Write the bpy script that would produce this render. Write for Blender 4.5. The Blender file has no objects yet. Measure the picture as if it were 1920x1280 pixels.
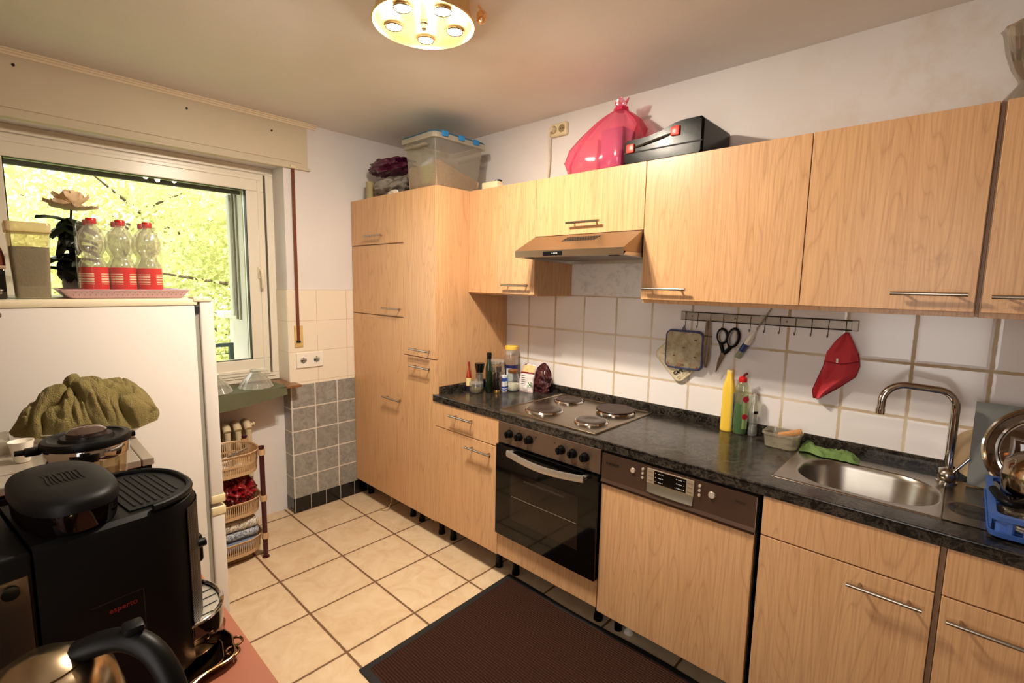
import bpy, bmesh, math, random
from mathutils import Vector, Matrix, noise
random.seed(7)
PI = math.pi
SC = bpy.context.scene
COL = SC.collection

# ------------------------------------------------------------------ camera, world, lights, exposure
cam_d = bpy.data.cameras.new('camera'); cam = bpy.data.objects.new('camera', cam_d); COL.objects.link(cam)
cam_d.sensor_width = 36.0; cam_d.lens = 911.97/1920*36.0; cam_d.clip_start = 0.02; cam_d.clip_end = 200
YAW, PITCH, ROLL = 0.7504, -0.1195, 0.0185
_f0 = Vector((-math.sin(YAW), math.cos(YAW), 0)); _r0 = Vector((math.cos(YAW), math.sin(YAW), 0)); _up = Vector((0, 0, 1))
_f = _f0*math.cos(PITCH)+_up*math.sin(PITCH); _u = _up*math.cos(PITCH)-_f0*math.sin(PITCH)
_r = _r0*math.cos(ROLL)+_u*math.sin(ROLL); _u2 = _u*math.cos(ROLL)-_r0*math.sin(ROLL)
cam.matrix_world = Matrix((( _r.x, _u2.x, -_f.x, 3.0491), (_r.y, _u2.y, -_f.y, -2.2537), (_r.z, _u2.z, -_f.z, 1.5026), (0, 0, 0, 1)))
SC.camera = cam
SC.view_settings.view_transform = 'Standard'; SC.view_settings.look = 'None'
SC.view_settings.gamma = 1.0; SC.view_settings.use_curve_mapping = False
SC.view_settings.exposure = 0.18

world = bpy.data.worlds.new('sky'); SC.world = world; world.use_nodes = True
wb = world.node_tree.nodes['Background']; wb.inputs['Color'].default_value = (1.0, 0.99, 0.93, 1); wb.inputs['Strength'].default_value = 2.6

def light(kind, name, loc, energy, color, target=None, **kw):
    d = bpy.data.lights.new(name, kind); d.energy = energy; d.color = color
    for k, v in kw.items(): setattr(d, k, v)
    o = bpy.data.objects.new(name, d); COL.objects.link(o); o.location = loc
    if target is not None:
        o.rotation_euler = (Vector(target)-Vector(loc)).to_track_quat('-Z', 'Y').to_euler()
    return o
light('SUN', 'sun', (5, 3, 9), 9.0, (1.0, 0.95, 0.82), target=(-2, 1.5, 0), angle=0.02)
# unseen lamp that casts the fridge-side shadows, set in the added hallway
light('SPOT', 'unseen_lamp', (2.78, -2.85, 2.02), 14.5, (1.0, 0.90, 0.78), target=(0.6, -1.75, 1.05), spot_size=math.radians(85), spot_blend=1.0, shadow_soft_size=0.04)
# added soft fill from behind the camera, lifting the tiles under the wall cabinets
light('AREA', 'rear_fill', (2.80, -2.95, 1.40), 14.0, (1.0, 0.93, 0.86), target=(1.9, 0, 1.2), shape='RECTANGLE', size=0.8, size_y=1.3)
# five halogen spots of the ceiling lamp (bulbs are built further down at the same places)
LAMP_C = (1.64, -1.20)
SPOTS = []
for k in range(5):
    a = math.radians(-76+72*k)
    SPOTS.append((LAMP_C[0]+.107*math.cos(a), LAMP_C[1]+.107*math.sin(a)))
for k, (sx, sy) in enumerate(SPOTS):
    light('SPOT', 'halogen_beam', (sx, sy, 2.335), 54.0, (1.0, 0.87, 0.70), target=(sx+(sx-LAMP_C[0])*6.5, sy+(sy-LAMP_C[1])*6.5, 1.35),
          spot_size=math.radians(158), spot_blend=1.0, shadow_soft_size=0.022)
    light('POINT', 'halogen_glow', (sx, sy, 2.318), 1.1, (1.0, 0.86, 0.68), shadow_soft_size=0.018)

# ------------------------------------------------------------------ helpers
def lin(c):
    def f(v):
        v = v/255.0
        return v/12.92 if v <= .04045 else ((v+.055)/1.055)**2.4
    return (f(c[0]), f(c[1]), f(c[2]), 1.0)
class NT:
    def __init__(s, name):
        s.m = bpy.data.materials.new(name); s.m.use_nodes = True; s.t = s.m.node_tree; s.n = s.t.nodes
        s.bsdf = s.n['Principled BSDF']; s.out = s.n['Material Output']
    def add(s, typ, **kw):
        n = s.n.new(typ)
        for k, v in kw.items():
            if k.startswith('_'): setattr(n, k[1:], v)
        return n
    def link(s, a, b): s.t.links.new(a, b)
    def math(s, op, a, b=None, c=None, clamp=False):
        n = s.n.new('ShaderNodeMath'); n.operation = op; n.use_clamp = clamp
        for i, v in enumerate((a, b, c)):
            if v is None: continue
            if isinstance(v, (int, float)): n.inputs[i].default_value = v
            else: s.link(v, n.inputs[i])
        return n.outputs[0]
    def pos(s, scale=(1, 1, 1), off=(0, 0, 0), world=True, rand=0):
        if world: src = s.n.new('ShaderNodeNewGeometry').outputs['Position']
        else: src = s.n.new('ShaderNodeTexCoord').outputs['Object']
        mp = s.n.new('ShaderNodeMapping'); s.link(src, mp.inputs[0]); mp.inputs['Scale'].default_value = scale; mp.inputs['Location'].default_value = off
        out = mp.outputs[0]
        if rand:
            oi = s.n.new('ShaderNodeObjectInfo'); v = s.n.new('ShaderNodeVectorMath'); v.operation = 'ADD'
            m = s.math('MULTIPLY', oi.outputs['Random'], rand)
            cb = s.n.new('ShaderNodeCombineXYZ'); s.link(m, cb.inputs[0]); s.link(m, cb.inputs[1]); s.link(m, cb.inputs[2])
            s.link(out, v.inputs[0]); s.link(cb.outputs[0], v.inputs[1]); out = v.outputs[0]
        return out
    def noise(s, vec, scale, detail=2, rough=.5, dist=0):
        n = s.n.new('ShaderNodeTexNoise'); n.inputs['Scale'].default_value = scale; n.inputs['Detail'].default_value = detail
        n.inputs['Roughness'].default_value = rough; n.inputs['Distortion'].default_value = dist
        if vec is not None: s.link(vec, n.inputs['Vector'])
        return n.outputs[0]
    def ramp(s, fac, stops):
        n = s.n.new('ShaderNodeValToRGB'); s.link(fac, n.inputs[0]); e = n.color_ramp.elements
        while len(e) < len(stops): e.new(.5)
        for i, (p, c) in enumerate(stops):
            e[i].position = p; e[i].color = c if len(c) == 4 else lin(c)
        return n.outputs[0]
    def mix(s, fac, a, b):
        n = s.n.new('ShaderNodeMix'); n.data_type = 'RGBA'
        for sock, v in ((n.inputs[0], fac), (n.inputs[6], a), (n.inputs[7], b)):
            if isinstance(v, (int, float)): sock.default_value = v
            elif isinstance(v, tuple): sock.default_value = v if len(v) == 4 else lin(v)
            else: s.link(v, sock)
        return n.outputs[2]
    def bump(s, h, strength=.2, dist=.002):
        n = s.n.new('ShaderNodeBump'); n.inputs['Strength'].default_value = strength; n.inputs['Distance'].default_value = dist
        s.link(h, n.inputs['Height']); s.link(n.outputs[0], s.bsdf.inputs['Normal'])
    def set(s, **kw):
        names = dict(col='Base Color', rough='Roughness', metal='Metallic', trans='Transmission Weight', ior='IOR', coat='Coat Weight', spec='Specular IOR Level', emis='Emission Color', es='Emission Strength', sub='Subsurface Weight', alpha='Alpha')
        for k, v in kw.items():
            i = s.bsdf.inputs[names[k]]
            if isinstance(v, (int, float)): i.default_value = v
            elif isinstance(v, tuple): i.default_value = v if len(v) == 4 else lin(v)
            else: s.link(v, i)
        return s
def plain(name, col, rough=.5, metal=0, bump=None, vary=None, **kw):
    t = NT(name); t.set(rough=rough, metal=metal, **kw)
    if vary:
        n = t.noise(t.pos(world=False), vary[1], 4, .6); t.set(col=t.mix(n, lin(col), lin(vary[0])))
    else: t.set(col=col)
    if bump: t.bump(t.noise(t.pos(world=False), bump[0], 3, .6), bump[1], bump[2] if len(bump) > 2 else .002)
    return t.m
def emit(name, col, s):
    t = NT(name); t.set(col=(0, 0, 0, 1), emis=col, es=s, rough=.4); return t.m
def clear(name, tint=(250, 250, 250), gloss=.06, rough=.03, edge=.5, diff=0, diffcol=(255, 255, 255)):
    """thin clear plastic or glass: transparent, glossier towards grazing angles, optionally a little milky"""
    t = NT(name); t.n.remove(t.bsdf)
    tr = t.add('ShaderNodeBsdfTransparent'); tr.inputs[0].default_value = lin(tint)
    gl = t.add('ShaderNodeBsdfGlossy'); gl.inputs['Roughness'].default_value = rough; gl.inputs['Color'].default_value = (1, 1, 1, 1)
    lw = t.add('ShaderNodeLayerWeight'); lw.inputs[0].default_value = .35
    f = t.math('MULTIPLY_ADD', t.math('POWER', lw.outputs['Facing'], 2.2), edge, gloss, clamp=True)
    mx = t.add('ShaderNodeMixShader'); t.link(f, mx.inputs[0]); t.link(tr.outputs[0], mx.inputs[1]); t.link(gl.outputs[0], mx.inputs[2])
    o = mx.outputs[0]
    if diff:
        d = t.add('ShaderNodeBsdfDiffuse'); d.inputs[0].default_value = lin(diffcol)
        m2 = t.add('ShaderNodeMixShader'); m2.inputs[0].default_value = diff
        t.link(o, m2.inputs[1]); t.link(d.outputs[0], m2.inputs[2]); o = m2.outputs[0]
    t.link(o, t.out.inputs[0]); return t.m
def wood(name, base=(225, 181, 135), dark=(208, 159, 111), line=(146, 100, 66), rough=.33, stain=0):
    t = NT(name)
    p = t.pos(rand=7.0, world=True)
    def mp(sc):
        m = t.add('ShaderNodeMapping'); t.link(p, m.inputs[0]); m.inputs['Scale'].default_value = sc; return m.outputs[0]
    fine = t.noise(mp((70, 70, 1.6)), 3.0, 3, .6)
    field = t.noise(mp((4.6, 4.6, .42)), 1.5, 1.8, .45)
    rings = t.math('PINGPONG', t.math('MULTIPLY', field, 24.0), .5)
    ln = t.math('POWER', t.math('SUBTRACT', 1.0, t.math('MULTIPLY', rings, 2.0), clamp=True), 7.0)
    broad = t.noise(mp((9, 9, .5)), 1.6, 2, .5)
    c = t.mix(t.math('MULTIPLY', broad, .75), base, dark)
    c = t.mix(t.math('MULTIPLY', ln, .30), c, lin(line))
    c = t.mix(t.math('MULTIPLY', t.math('POWER', fine, 2.0), .85), c, lin(line))
    if stain:
        sn = t.noise(t.pos((1, 1, 1)), 14, 5, .7)
        zz = t.add('ShaderNodeSeparateXYZ'); t.link(t.pos(), zz.inputs[0])
        near = t.math('MULTIPLY', t.math('MULTIPLY_ADD', zz.outputs[2], -3.0, 5.3, clamp=True), t.math('MULTIPLY_ADD', zz.outputs[0], 3.0, -7.9, clamp=True))
        sp = t.math('MULTIPLY', t.math('MULTIPLY_ADD', sn, 7.0, -3.9, clamp=True), near)
        c = t.mix(t.math('MULTIPLY', sp, .5), c, lin((140, 108, 84)))
    t.set(col=c, rough=rough, spec=.4); t.bump(fine, .05, .0006); return t.m
def tiles(name, ax, u0, w, v0, h, g, tile, grout, rough=.18, vein=None, tint=None, groutvar=None):
    """regular tiles on a plane; ax like 'xz' picks the two world axes"""
    t = NT(name); sp = t.add('ShaderNodeSeparateXYZ'); t.link(t.pos(), sp.inputs[0])
    def one(axis, o, s):
        c = sp.outputs['xyz'.index(axis)]
        q = t.math('DIVIDE', t.math('SUBTRACT', c, o), s)
        fr = t.math('FRACT', q); idx = t.math('FLOOR', q)
        d = t.math('MULTIPLY', t.math('MINIMUM', fr, t.math('SUBTRACT', 1.0, fr)), s)
        return d, idx
    du, iu = one(ax[0], u0, w); dv, iv = one(ax[1], v0, h)
    d = t.math('MINIMUM', du, dv)
    wob = t.math('MULTIPLY', t.noise(t.pos(), 60, 2), g*.6)
    mask = t.math('SUBTRACT', 1.0, t.math('DIVIDE', t.math('SUBTRACT', d, t.math('MULTIPLY_ADD', wob, 1.0, g*.2)), g*.3), clamp=True)
    wn = t.add('ShaderNodeTexWhiteNoise'); wn.noise_dimensions = '2D'
    cb = t.add('ShaderNodeCombineXYZ'); t.link(iu, cb.inputs[0]); t.link(iv, cb.inputs[1]); t.link(cb.outputs[0], wn.inputs['Vector'])
    c = lin(tile)
    if tint: c = t.mix(wn.outputs[0], c, lin(tint))
    if vein:
        va = t.add('ShaderNodeVectorMath'); va.operation = 'ADD'; sc_ = t.add('ShaderNodeVectorMath'); sc_.operation = 'SCALE'; sc_.inputs[3].default_value = 9.0
        t.link(wn.outputs[1], sc_.inputs[0]); t.link(t.pos(), va.inputs[0]); t.link(sc_.outputs[0], va.inputs[1])
        n = t.noise(va.outputs[0], vein[1], 6, .62, vein[2] if len(vein) > 2 else 0)
        c = t.mix(t.math('MULTIPLY_ADD', n, vein[3] if len(vein) > 3 else 3.0, -(vein[3] if len(vein) > 3 else 3.0)*.5+.3, clamp=True), c, lin(vein[0]))
    gc = lin(grout)
    if groutvar: gc = t.mix(t.math('MULTIPLY_ADD', t.noise(t.pos(), 3.0, 3), 4.0, -1.5, clamp=True), gc, lin(groutvar))
    c = t.mix(mask, c, gc)
    t.set(col=c, rough=t.math('MULTIPLY_ADD', mask, .6, rough, clamp=True), spec=.5)
    soft = t.math('DIVIDE', d, g*1.6, clamp=True)
    t.bump(t.math('ADD', soft, t.math('MULTIPLY', t.noise(t.pos(), 9, 2), .25)), .35, .002)
    return t.m

# ------------------------------------------------------------------ mesh builder
class MB:
    def __init__(s): s.bm = bmesh.new()
    def _take(s, bm2):
        me = bpy.data.meshes.new('tmp'); bm2.to_mesh(me); bm2.free(); s.bm.from_mesh(me); bpy.data.meshes.remove(me); return s
    def box(s, x0, x1, y0, y1, z0, z1, b=0, seg=2, mtx=None):
        t = bmesh.new(); bmesh.ops.create_cube(t, size=1)
        for v in t.verts: v.co = Vector(((x0+x1)/2+v.co.x*(x1-x0), (y0+y1)/2+v.co.y*(y1-y0), (z0+z1)/2+v.co.z*(z1-z0)))
        if b: bmesh.ops.bevel(t, geom=list(t.edges)+list(t.verts), offset=b, segments=seg, profile=.5, affect='EDGES')
        if mtx is not None: bmesh.ops.transform(t, matrix=mtx, verts=t.verts)
        return s._take(t)
    def vbox(s, x0, x1, y0, y1, z0, z1, r, seg=5, b=0, taper=1.0, mtx=None):
        """box with rounded vertical corners"""
        cx, cy = (x0+x1)/2, (y0+y1)/2
        L = rrect(cx, cy, (x1-x0)/2, (y1-y0)/2, r, seg)
        loops = []
        def lp(z, k, inset=0):
            return [Vector((cx+(p[0]-cx)*k-(inset if p[0] > cx else -inset), cy+(p[1]-cy)*k-(inset if p[1] > cy else -inset), z)) for p in L]
        if b: loops = [lp(z0, 1, b), lp(z0+b, 1), lp(z1-b, taper), lp(z1, taper, b)]
        else: loops = [lp(z0, 1), lp(z1, taper)]
        return s.loft(loops, mtx=mtx)
    def loft(s, loops, cap=True, close=True, mtx=None):
        vs = [[s.bm.verts.new(mtx @ Vector(p) if mtx is not None else Vector(p)) for p in L] for L in loops]
        n = len(vs[0])
        for a, b in zip(vs, vs[1:]):
            for i in range(n if close else n-1):
                j = (i+1) % n
                try: s.bm.faces.new((a[i], a[j], b[j], b[i]))
                except ValueError: pass
        if cap:
            for L in ((vs[0], -1), (vs[-1], 1)):
                try: s.bm.faces.new(L[0][::L[1]])
                except ValueError: pass
        return s
    def cyl(s, p0, p1, r0, r1=None, n=24, cap=True):
        r1 = r0 if r1 is None else r1
        p0, p1 = Vector(p0), Vector(p1); d = (p1-p0).normalized(); q = d.to_track_quat('Z', 'Y')
        L = [[p+q @ Vector((r*math.cos(2*PI*i/n), r*math.sin(2*PI*i/n), 0)) for i in range(n)] for p, r in ((p0, r0), (p1, r1))]
        return s.loft(L, cap=cap)
    def lathe(s, prof, c=(0, 0, 0), n=32, sx=1, sy=1, mtx=None, flute=None, cap=True):
        L = []
        for r, z in prof:
            row = []
            for i in range(n):
                a = 2*PI*i/n; k = 1.0
                if flute: k = 1+flute[1]*math.cos(a*flute[0])*min(1, max(0, (r-flute[2])/.02))
                row.append(Vector((c[0]+r*k*sx*math.cos(a), c[1]+r*k*sy*math.sin(a), c[2]+z)))
            L.append(row)
        return s.loft(L, cap=cap, mtx=mtx)
    def tube(s, pts, r, n=8, cap=True, closed=False, smooth=0):
        pts = [Vector(p) for p in pts]
        for _ in range(smooth):
            q = [pts[0]]
            for a, b in zip(pts, pts[1:]): q += [a*.75+b*.25, a*.25+b*.75]
            q.append(pts[-1]); pts = q
        m = len(pts); rad = r if isinstance(r, (list, tuple)) else [r]*m
        if isinstance(r, (list, tuple)) and len(r) != m:
            rad = [r[0]+(r[-1]-r[0])*i/(m-1) for i in range(m)]
        up = None; L = []
        for i, p in enumerate(pts):
            if closed: d = pts[(i+1) % m]-pts[i-1]
            else: d = pts[min(i+1, m-1)]-pts[max(i-1, 0)]
            d.normalize()
            if up is None: up = d.orthogonal().normalized()
            up = (up-d*up.dot(d)).normalized(); w = d.cross(up)
            L.append([p+(up*math.cos(2*PI*k/n)+w*math.sin(2*PI*k/n))*rad[i] for k in range(n)])
        if closed: L.append(L[0]); cap = False
        s.loft(L, cap=cap)
        if closed: bmesh.ops.remove_doubles(s.bm, verts=s.bm.verts, dist=1e-6)
        return s
    def prism(s, poly, axis, a, b):
        """polygon in the plane across axis ('x': (y,z), 'y': (x,z), 'z': (x,y)) pushed from a to b"""
        def P(p, t): return {'x': (t, p[0], p[1]), 'y': (p[0], t, p[1]), 'z': (p[0], p[1], t)}[axis]
        return s.loft([[P(p, a) for p in poly], [P(p, b) for p in poly]])
    def grid(s, f, nu, nv, th=0):
        V = [[s.bm.verts.new(f(i/nu, j/nv)) for j in range(nv+1)] for i in range(nu+1)]
        fs = [s.bm.faces.new((V[i][j], V[i+1][j], V[i+1][j+1], V[i][j+1])) for i in range(nu) for j in range(nv)]
        if th:
            bmesh.ops.recalc_face_normals(s.bm, faces=fs)
            bmesh.ops.solidify(s.bm, geom=fs, thickness=th)
        return s
    def blob(s, c, rad, sub=4, amp=.1, freq=3, seed=0, flat=None, ridged=False):
        t = bmesh.new(); bmesh.ops.create_icosphere(t, subdivisions=sub, radius=1)
        for v in t.verts:
            q = v.co*freq+Vector((seed*7.1, seed*3.3, seed))
            d = noise.fractal(q, .8, 2.0, 4)
            if ridged: d = .6-abs(noise.noise(q))*2+.3*noise.noise(q*2.3)
            k = 1+amp*d
            co = Vector((v.co.x*rad[0]*k, v.co.y*rad[1]*k, v.co.z*rad[2]*k))
            if flat is not None: co.z = max(co.z, flat)
            v.co = co+Vector(c)
        return s._take(t)
    def build(s, name, mat, parent=None, local=False, smooth=38, mods=None, recalc=True, label=None):
        if recalc: bmesh.ops.recalc_face_normals(s.bm, faces=s.bm.faces)
        me = bpy.data.meshes.new(name); s.bm.to_mesh(me); s.bm.free()
        o = bpy.data.objects.new(name, me); COL.objects.link(o)
        if mat is not None:
            for m in (mat if isinstance(mat, (list, tuple)) else [mat]): me.materials.append(m)
        if parent is not None:
            o.parent = parent
            if not local:
                root = parent
                while root.parent is not None: root = root.parent
                me.transform(root.matrix_basis.inverted())
        elif not local:
            xs = [v.co for v in me.vertices]
            c = Vector(((min(v.x for v in xs)+max(v.x for v in xs))/2, (min(v.y for v in xs)+max(v.y for v in xs))/2, min(v.z for v in xs)))
            me.transform(Matrix.Translation(-c)); o.location = c
        if smooth:
            me.polygons.foreach_set('use_smooth', [True]*len(me.polygons)); me.set_sharp_from_angle(angle=math.radians(smooth))
        if label: o['label'] = label
        return o
def rrect(cx, cy, hx, hy, r, seg=6):
    r = min(r, hx-1e-5, hy-1e-5); P = []
    for (sx, sy, a0) in ((1, 1, 0), (-1, 1, 90), (-1, -1, 180), (1, -1, 270)):
        for i in range(seg+1):
            a = math.radians(a0+90*i/seg)
            P.append((cx+sx*(hx-r)+r*math.cos(a), cy+sy*(hy-r)+r*math.sin(a)))
    return P
def tag(o, label, cat, group=None, kind=None):
    o['label'] = label; o['category'] = cat
    if group: o['group'] = group
    if kind: o['kind'] = kind
    return o
def thing(name, label, cat, loc, rz=0, group=None):
    o = bpy.data.objects.new(name, None); COL.objects.link(o); o.empty_display_size = .05
    o.location = loc; o.rotation_euler = (0, 0, rz)
    o.matrix_basis = Matrix.Translation(loc) @ Matrix.Rotation(rz, 4, 'Z')
    return tag(o, label, cat, group)
def struct(mb, name, mat, **kw):
    o = mb.build(name, mat, **kw); o['kind'] = 'structure'; return o
def dup(root, loc, rz=None, label=None):
    r = root.copy(); COL.objects.link(r); r.location = loc
    if rz is not None: r.rotation_euler = (0, 0, rz)
    if label: r['label'] = label
    for ch in list(root.children):
        c = ch.copy(); COL.objects.link(c); c.parent = r
        for g in ch.children:
            d = g.copy(); COL.objects.link(d); d.parent = c
    return r
def text(name, s, size, mat, parent, origin, ux, uy, th=.0004, local=False, bold=0, align='LEFT'):
    """flat lettering: origin = lower left, ux / uy = directions of the line and of the letters' height"""
    cu = bpy.data.curves.new('t', 'FONT'); cu.body = s; cu.size = size; cu.extrude = th; cu.offset = bold; cu.resolution_u = 3; cu.align_x = align
    to = bpy.data.objects.new('t', cu); COL.objects.link(to)
    me = bpy.data.meshes.new_from_object(to); bpy.data.objects.remove(to); bpy.data.curves.remove(cu)
    ux, uy = Vector(ux).normalized(), Vector(uy).normalized(); uz = ux.cross(uy)
    M4 = Matrix(((ux.x, uy.x, uz.x, origin[0]), (ux.y, uy.y, uz.y, origin[1]), (ux.z, uy.z, uz.z, origin[2]), (0, 0, 0, 1)))
    me.transform(M4); me.name = name; me.materials.clear(); me.materials.append(mat)
    o = bpy.data.objects.new(name, me); COL.objects.link(o)
    if parent is not None:
        o.parent = parent
        if not local:
            root = parent
            while root.parent is not None: root = root.parent
            me.transform(root.matrix_basis.inverted())
    return o
def fbm(x, y, z=0, s=1.0): return noise.fractal(Vector((x*s, y*s, z)), .9, 2.0, 4)

# ------------------------------------------------------------------ materials
m_wood = wood('maple_laminate'); m_woodst = wood('maple_laminate_stained', stain=1)
m_carc = plain('cabinet_edge', (150, 118, 92), .5)
m_dark = plain('gap_black', (14, 13, 12), .7)
m_black = plain('black_plastic', (8, 8, 8), .42, spec=.16); m_blackm = plain('black_matt', (9, 9, 9), .5, spec=.16, bump=(600, .15, .0004))
m_blackg = plain('black_gloss', (8, 8, 8), .08, coat=.5)
m_white = plain('white_plastic', (236, 230, 218), .35); m_cream = plain('cream_plastic', (222, 206, 168), .4)
m_pvc = plain('window_pvc', (238, 230, 214), .28)
m_steel = plain('brushed_steel', (176, 166, 152), .26, 1.0, bump=(90, .06, .0005), vary=((150, 138, 124), 12))
m_chrome = plain('chrome', (205, 200, 194), .07, 1.0)
m_handle = plain('handle_steel', (170, 160, 148), .22, 1.0)
m_alu = plain('aluminium', (196, 190, 180), .35, 1.0)
m_brass = plain('brass', (224, 190, 128), .38, .55)
m_red = plain('red_plastic', (196, 26, 26), .3)
def wallmat(name, col, col2, stain=0):
    t = NT(name); n = t.noise(t.pos(), 2.2, 4, .6)
    c = t.mix(t.math('MULTIPLY_ADD', n, 2.0, -.6, clamp=True), col, lin(col2))
    if stain:
        sp = t.add('ShaderNodeSeparateXYZ'); t.link(t.pos(), sp.inputs[0])
        m = t.math('MULTIPLY', t.math('MULTIPLY_ADD', sp.outputs[0], 1.6, -3.6, clamp=True), t.math('MULTIPLY_ADD', t.noise(t.pos(), 5, 5, .65), 4.0, -1.9, clamp=True))
        c = t.mix(t.math('MULTIPLY', m, .45), c, lin((196, 168, 126)))
    t.set(col=c, rough=.85, spec=.2); t.bump(t.noise(t.pos(), 130, 3, .6), .22, .0015); return t.m
m_wall = wallmat('plaster_white', lin((228, 223, 222)), (221, 215, 213), 1)
m_wallb = wallmat('wall_low_bounce', lin((132, 116, 100)), (124, 108, 94))  # unseen walls coloured dark to cut bounce onto the lower right cabinets
m_ceil = wallmat('ceiling_paint', lin((232, 229, 226)), (225, 221, 217))
m_ctile = tiles('kitchen_wall_tiles', 'xz', 1.092, .2035, 1.2408, .2, .0085, (238, 233, 234), (184, 160, 126), .12, tint=(233, 228, 227), groutvar=(220, 208, 188))
m_wtile = tiles('window_wall_tiles', 'yz', -.6265, .2045, 1.0485, .1935, .0018, (236, 224, 206), (196, 170, 140), .2)
m_gtile = tiles('grey_wall_tiles', 'yz', -.7055, .1515, .0845, .1512, .0055, (158, 154, 148), (214, 206, 194), .3, vein=((120, 117, 112), 26, 1.0, 3.2), tint=(150, 146, 140))
m_btile = tiles('black_skirting_tiles', 'yz', -.699, .1033, -.4, .5, .003, (20, 20, 22), (170, 160, 148), .12)
m_ftile = tiles('floor_tiles', 'xy', .3404, .3326, -.7055, .3326, .0085, (206, 182, 150), (104, 74, 48), .26, vein=((188, 158, 122), 7.0, 1.2, 2.0), tint=(212, 190, 160))
def counter_mat():
    t = NT('black_marble_laminate')
    n1 = t.noise(t.pos(), 7, 6, .65, 1.4); n2 = t.noise(t.pos(), 26, 5, .7, .8)
    c = t.mix(t.math('MULTIPLY_ADD', n1, 3.0, -1.25, clamp=True), (20, 18, 16), lin((42, 37, 33)))
    vein = t.math('POWER', t.math('SUBTRACT', 1.0, t.math('MULTIPLY', t.math('ABSOLUTE', t.math('SUBTRACT', n2, .5)), 9.0), clamp=True), 3.0)
    c = t.mix(t.math('MULTIPLY', t.math('MULTIPLY', vein, n1), .5), c, lin((128, 116, 102)))
    t.set(col=c, rough=t.math('MULTIPLY_ADD', n2, .14, .13), spec=.36); t.bump(n2, .06, .0006); return t.m
m_counter = counter_mat()

# ------------------------------------------------------------------ the room (doorway and hallway behind the camera are added for the rear lights)
m_pvcd = plain('added_frame_white', (222, 216, 206), .4)
H = 2.44; XR = 3.86; YL = -2.62
struct(MB().box(-.22, XR+.1, -3.9, .12, -.12, 0), 'floor', m_ftile, smooth=0)
struct(MB().box(-.5, XR+.1, -3.9, .12, H, H+.15), 'ceiling', m_ceil, smooth=0)
struct(MB().box(-.5, XR+.1, 0, .12, 0, H), 'wall_right', m_wall, smooth=0)
w = MB(); w.box(-.5, 2.36, YL-.12, YL, 0, H); w.box(3.36, XR+.1, YL-.12, YL, 0, H); w.box(2.36, 3.36, YL-.12, YL, 2.10, H)  # opening added so the rear lights can shine in
struct(w, 'wall_left', m_wallb, smooth=0)
w = MB(); w.box(1.9, 3.9, -3.9, -3.8, 0, H); w.box(1.9, 2.0, -3.8, YL-.12, 0, H); w.box(3.8, 3.9, -3.8, YL-.12, 0, H); struct(w, 'wall_added', m_wallb, smooth=0)  # hallway added to house the rear lights
w = MB(); w.box(2.30, 2.37, YL-.13, YL+.01, 0, 2.16, .002); w.box(3.35, 3.42, YL-.13, YL+.01, 0, 2.16, .002); w.box(2.37, 3.35, YL-.13, YL+.01, 2.09, 2.16, .002); struct(w, 'trim_5', m_pvcd, smooth=0)  # frame of the added doorway
struct(MB().box(XR, XR+.12, YL, 0, 0, H), 'wall_back', m_wallb, smooth=0)
NY0, NY1 = -1.008, -2.45     # window niche from the right edge to the left
w = MB(); w.box(-.5, 0, NY0, 0, 0, H); w.box(-.5, 0, YL, NY1, 0, H); w.box(-.5, 0, NY1, NY0, 2.17, H)
w.box(-.5, -.10, NY1, NY0, 0, .845); struct(w, 'wall_front', m_wall, smooth=0)
struct(MB().box(.905, XR, -.006, 0, .9, 1.4415), 'trim_1', m_ctile, smooth=0)['label'] = 'white square tiles with brown grout above the worktop'
t1 = MB(); t1.box(0, .005, NY0-.003, -.0, .838, 1.437); t1.box(-.158, .002, NY0-.006, NY0, .862, 1.437); struct(t1, 'trim_2', m_wtile, smooth=0)
t1 = MB(); t1.box(0, .006, NY0-.004, -.0, .098, .838); t1.box(-.099, .003, NY0-.007, NY0, .098, .836); struct(t1, 'trim_3', m_gtile, smooth=0)
t1 = MB(); t1.box(0, .008, NY0-.006, -.0, 0, .098); t1.box(-.099, .004, NY0-.009, NY0, 0, .098); struct(t1, 'baseboard_front', m_btile, smooth=0)
m_panelw = NT('white_marbled_panel'); _n = m_panelw.noise(m_panelw.pos(), 9, 5, .7, 1.5)
m_panelw.set(col=m_panelw.mix(m_panelw.math('MULTIPLY_ADD', _n, 5, -2.6, clamp=True), (232, 230, 228), lin((198, 196, 192))), rough=.25); m_panelw = m_panelw.m
struct(MB().box(1.41, 2.014, -.012, 0, 1.4425, 1.66), 'trim_4', m_panelw, smooth=0)['label'] = 'white marbled panel on the wall below the hood'

# roller shutter box over the window
sb = thing('roller_shutter_box', 'beige roller shutter box running above the window up to the ceiling', 'shutter box', (0, -1.6, 2.17))
m_box = plain('shutter_box_paint', (214, 202, 178), .5, vary=((200, 186, 160), 3))
MB().box(.0, .008, YL, -.86, 2.17, 2.43, .001).build('frame', m_box, sb, smooth=0)
MB().box(.008, .014, YL, -.90, 2.20, 2.40, .001).build('cover_panel', m_box, sb, smooth=0)
b = MB(); b.box(-.02, .02, YL, -.85, 2.160, 2.172, .002); b.build('lower_lip', m_box, sb, smooth=0)
b = MB(); b.box(0, .03, YL, -.803, 2.432, 2.4395, .001); b.box(0, .02, YL, -.806, 2.424, 2.432); b.box(0, .012, YL, -.81, 2.414, 2.424)
b.build('top_moulding', plain('moulding_cream', (232, 218, 190), .45), sb, smooth=0)
for (yy, zz) in ((-2.115, 2.377), (-1.49, 2.365), (-1.07, 2.352)):
    MB().cyl((.0135, yy, zz), (.0175, yy, zz), .0055, n=12).build('screw', m_dark, sb)
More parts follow.
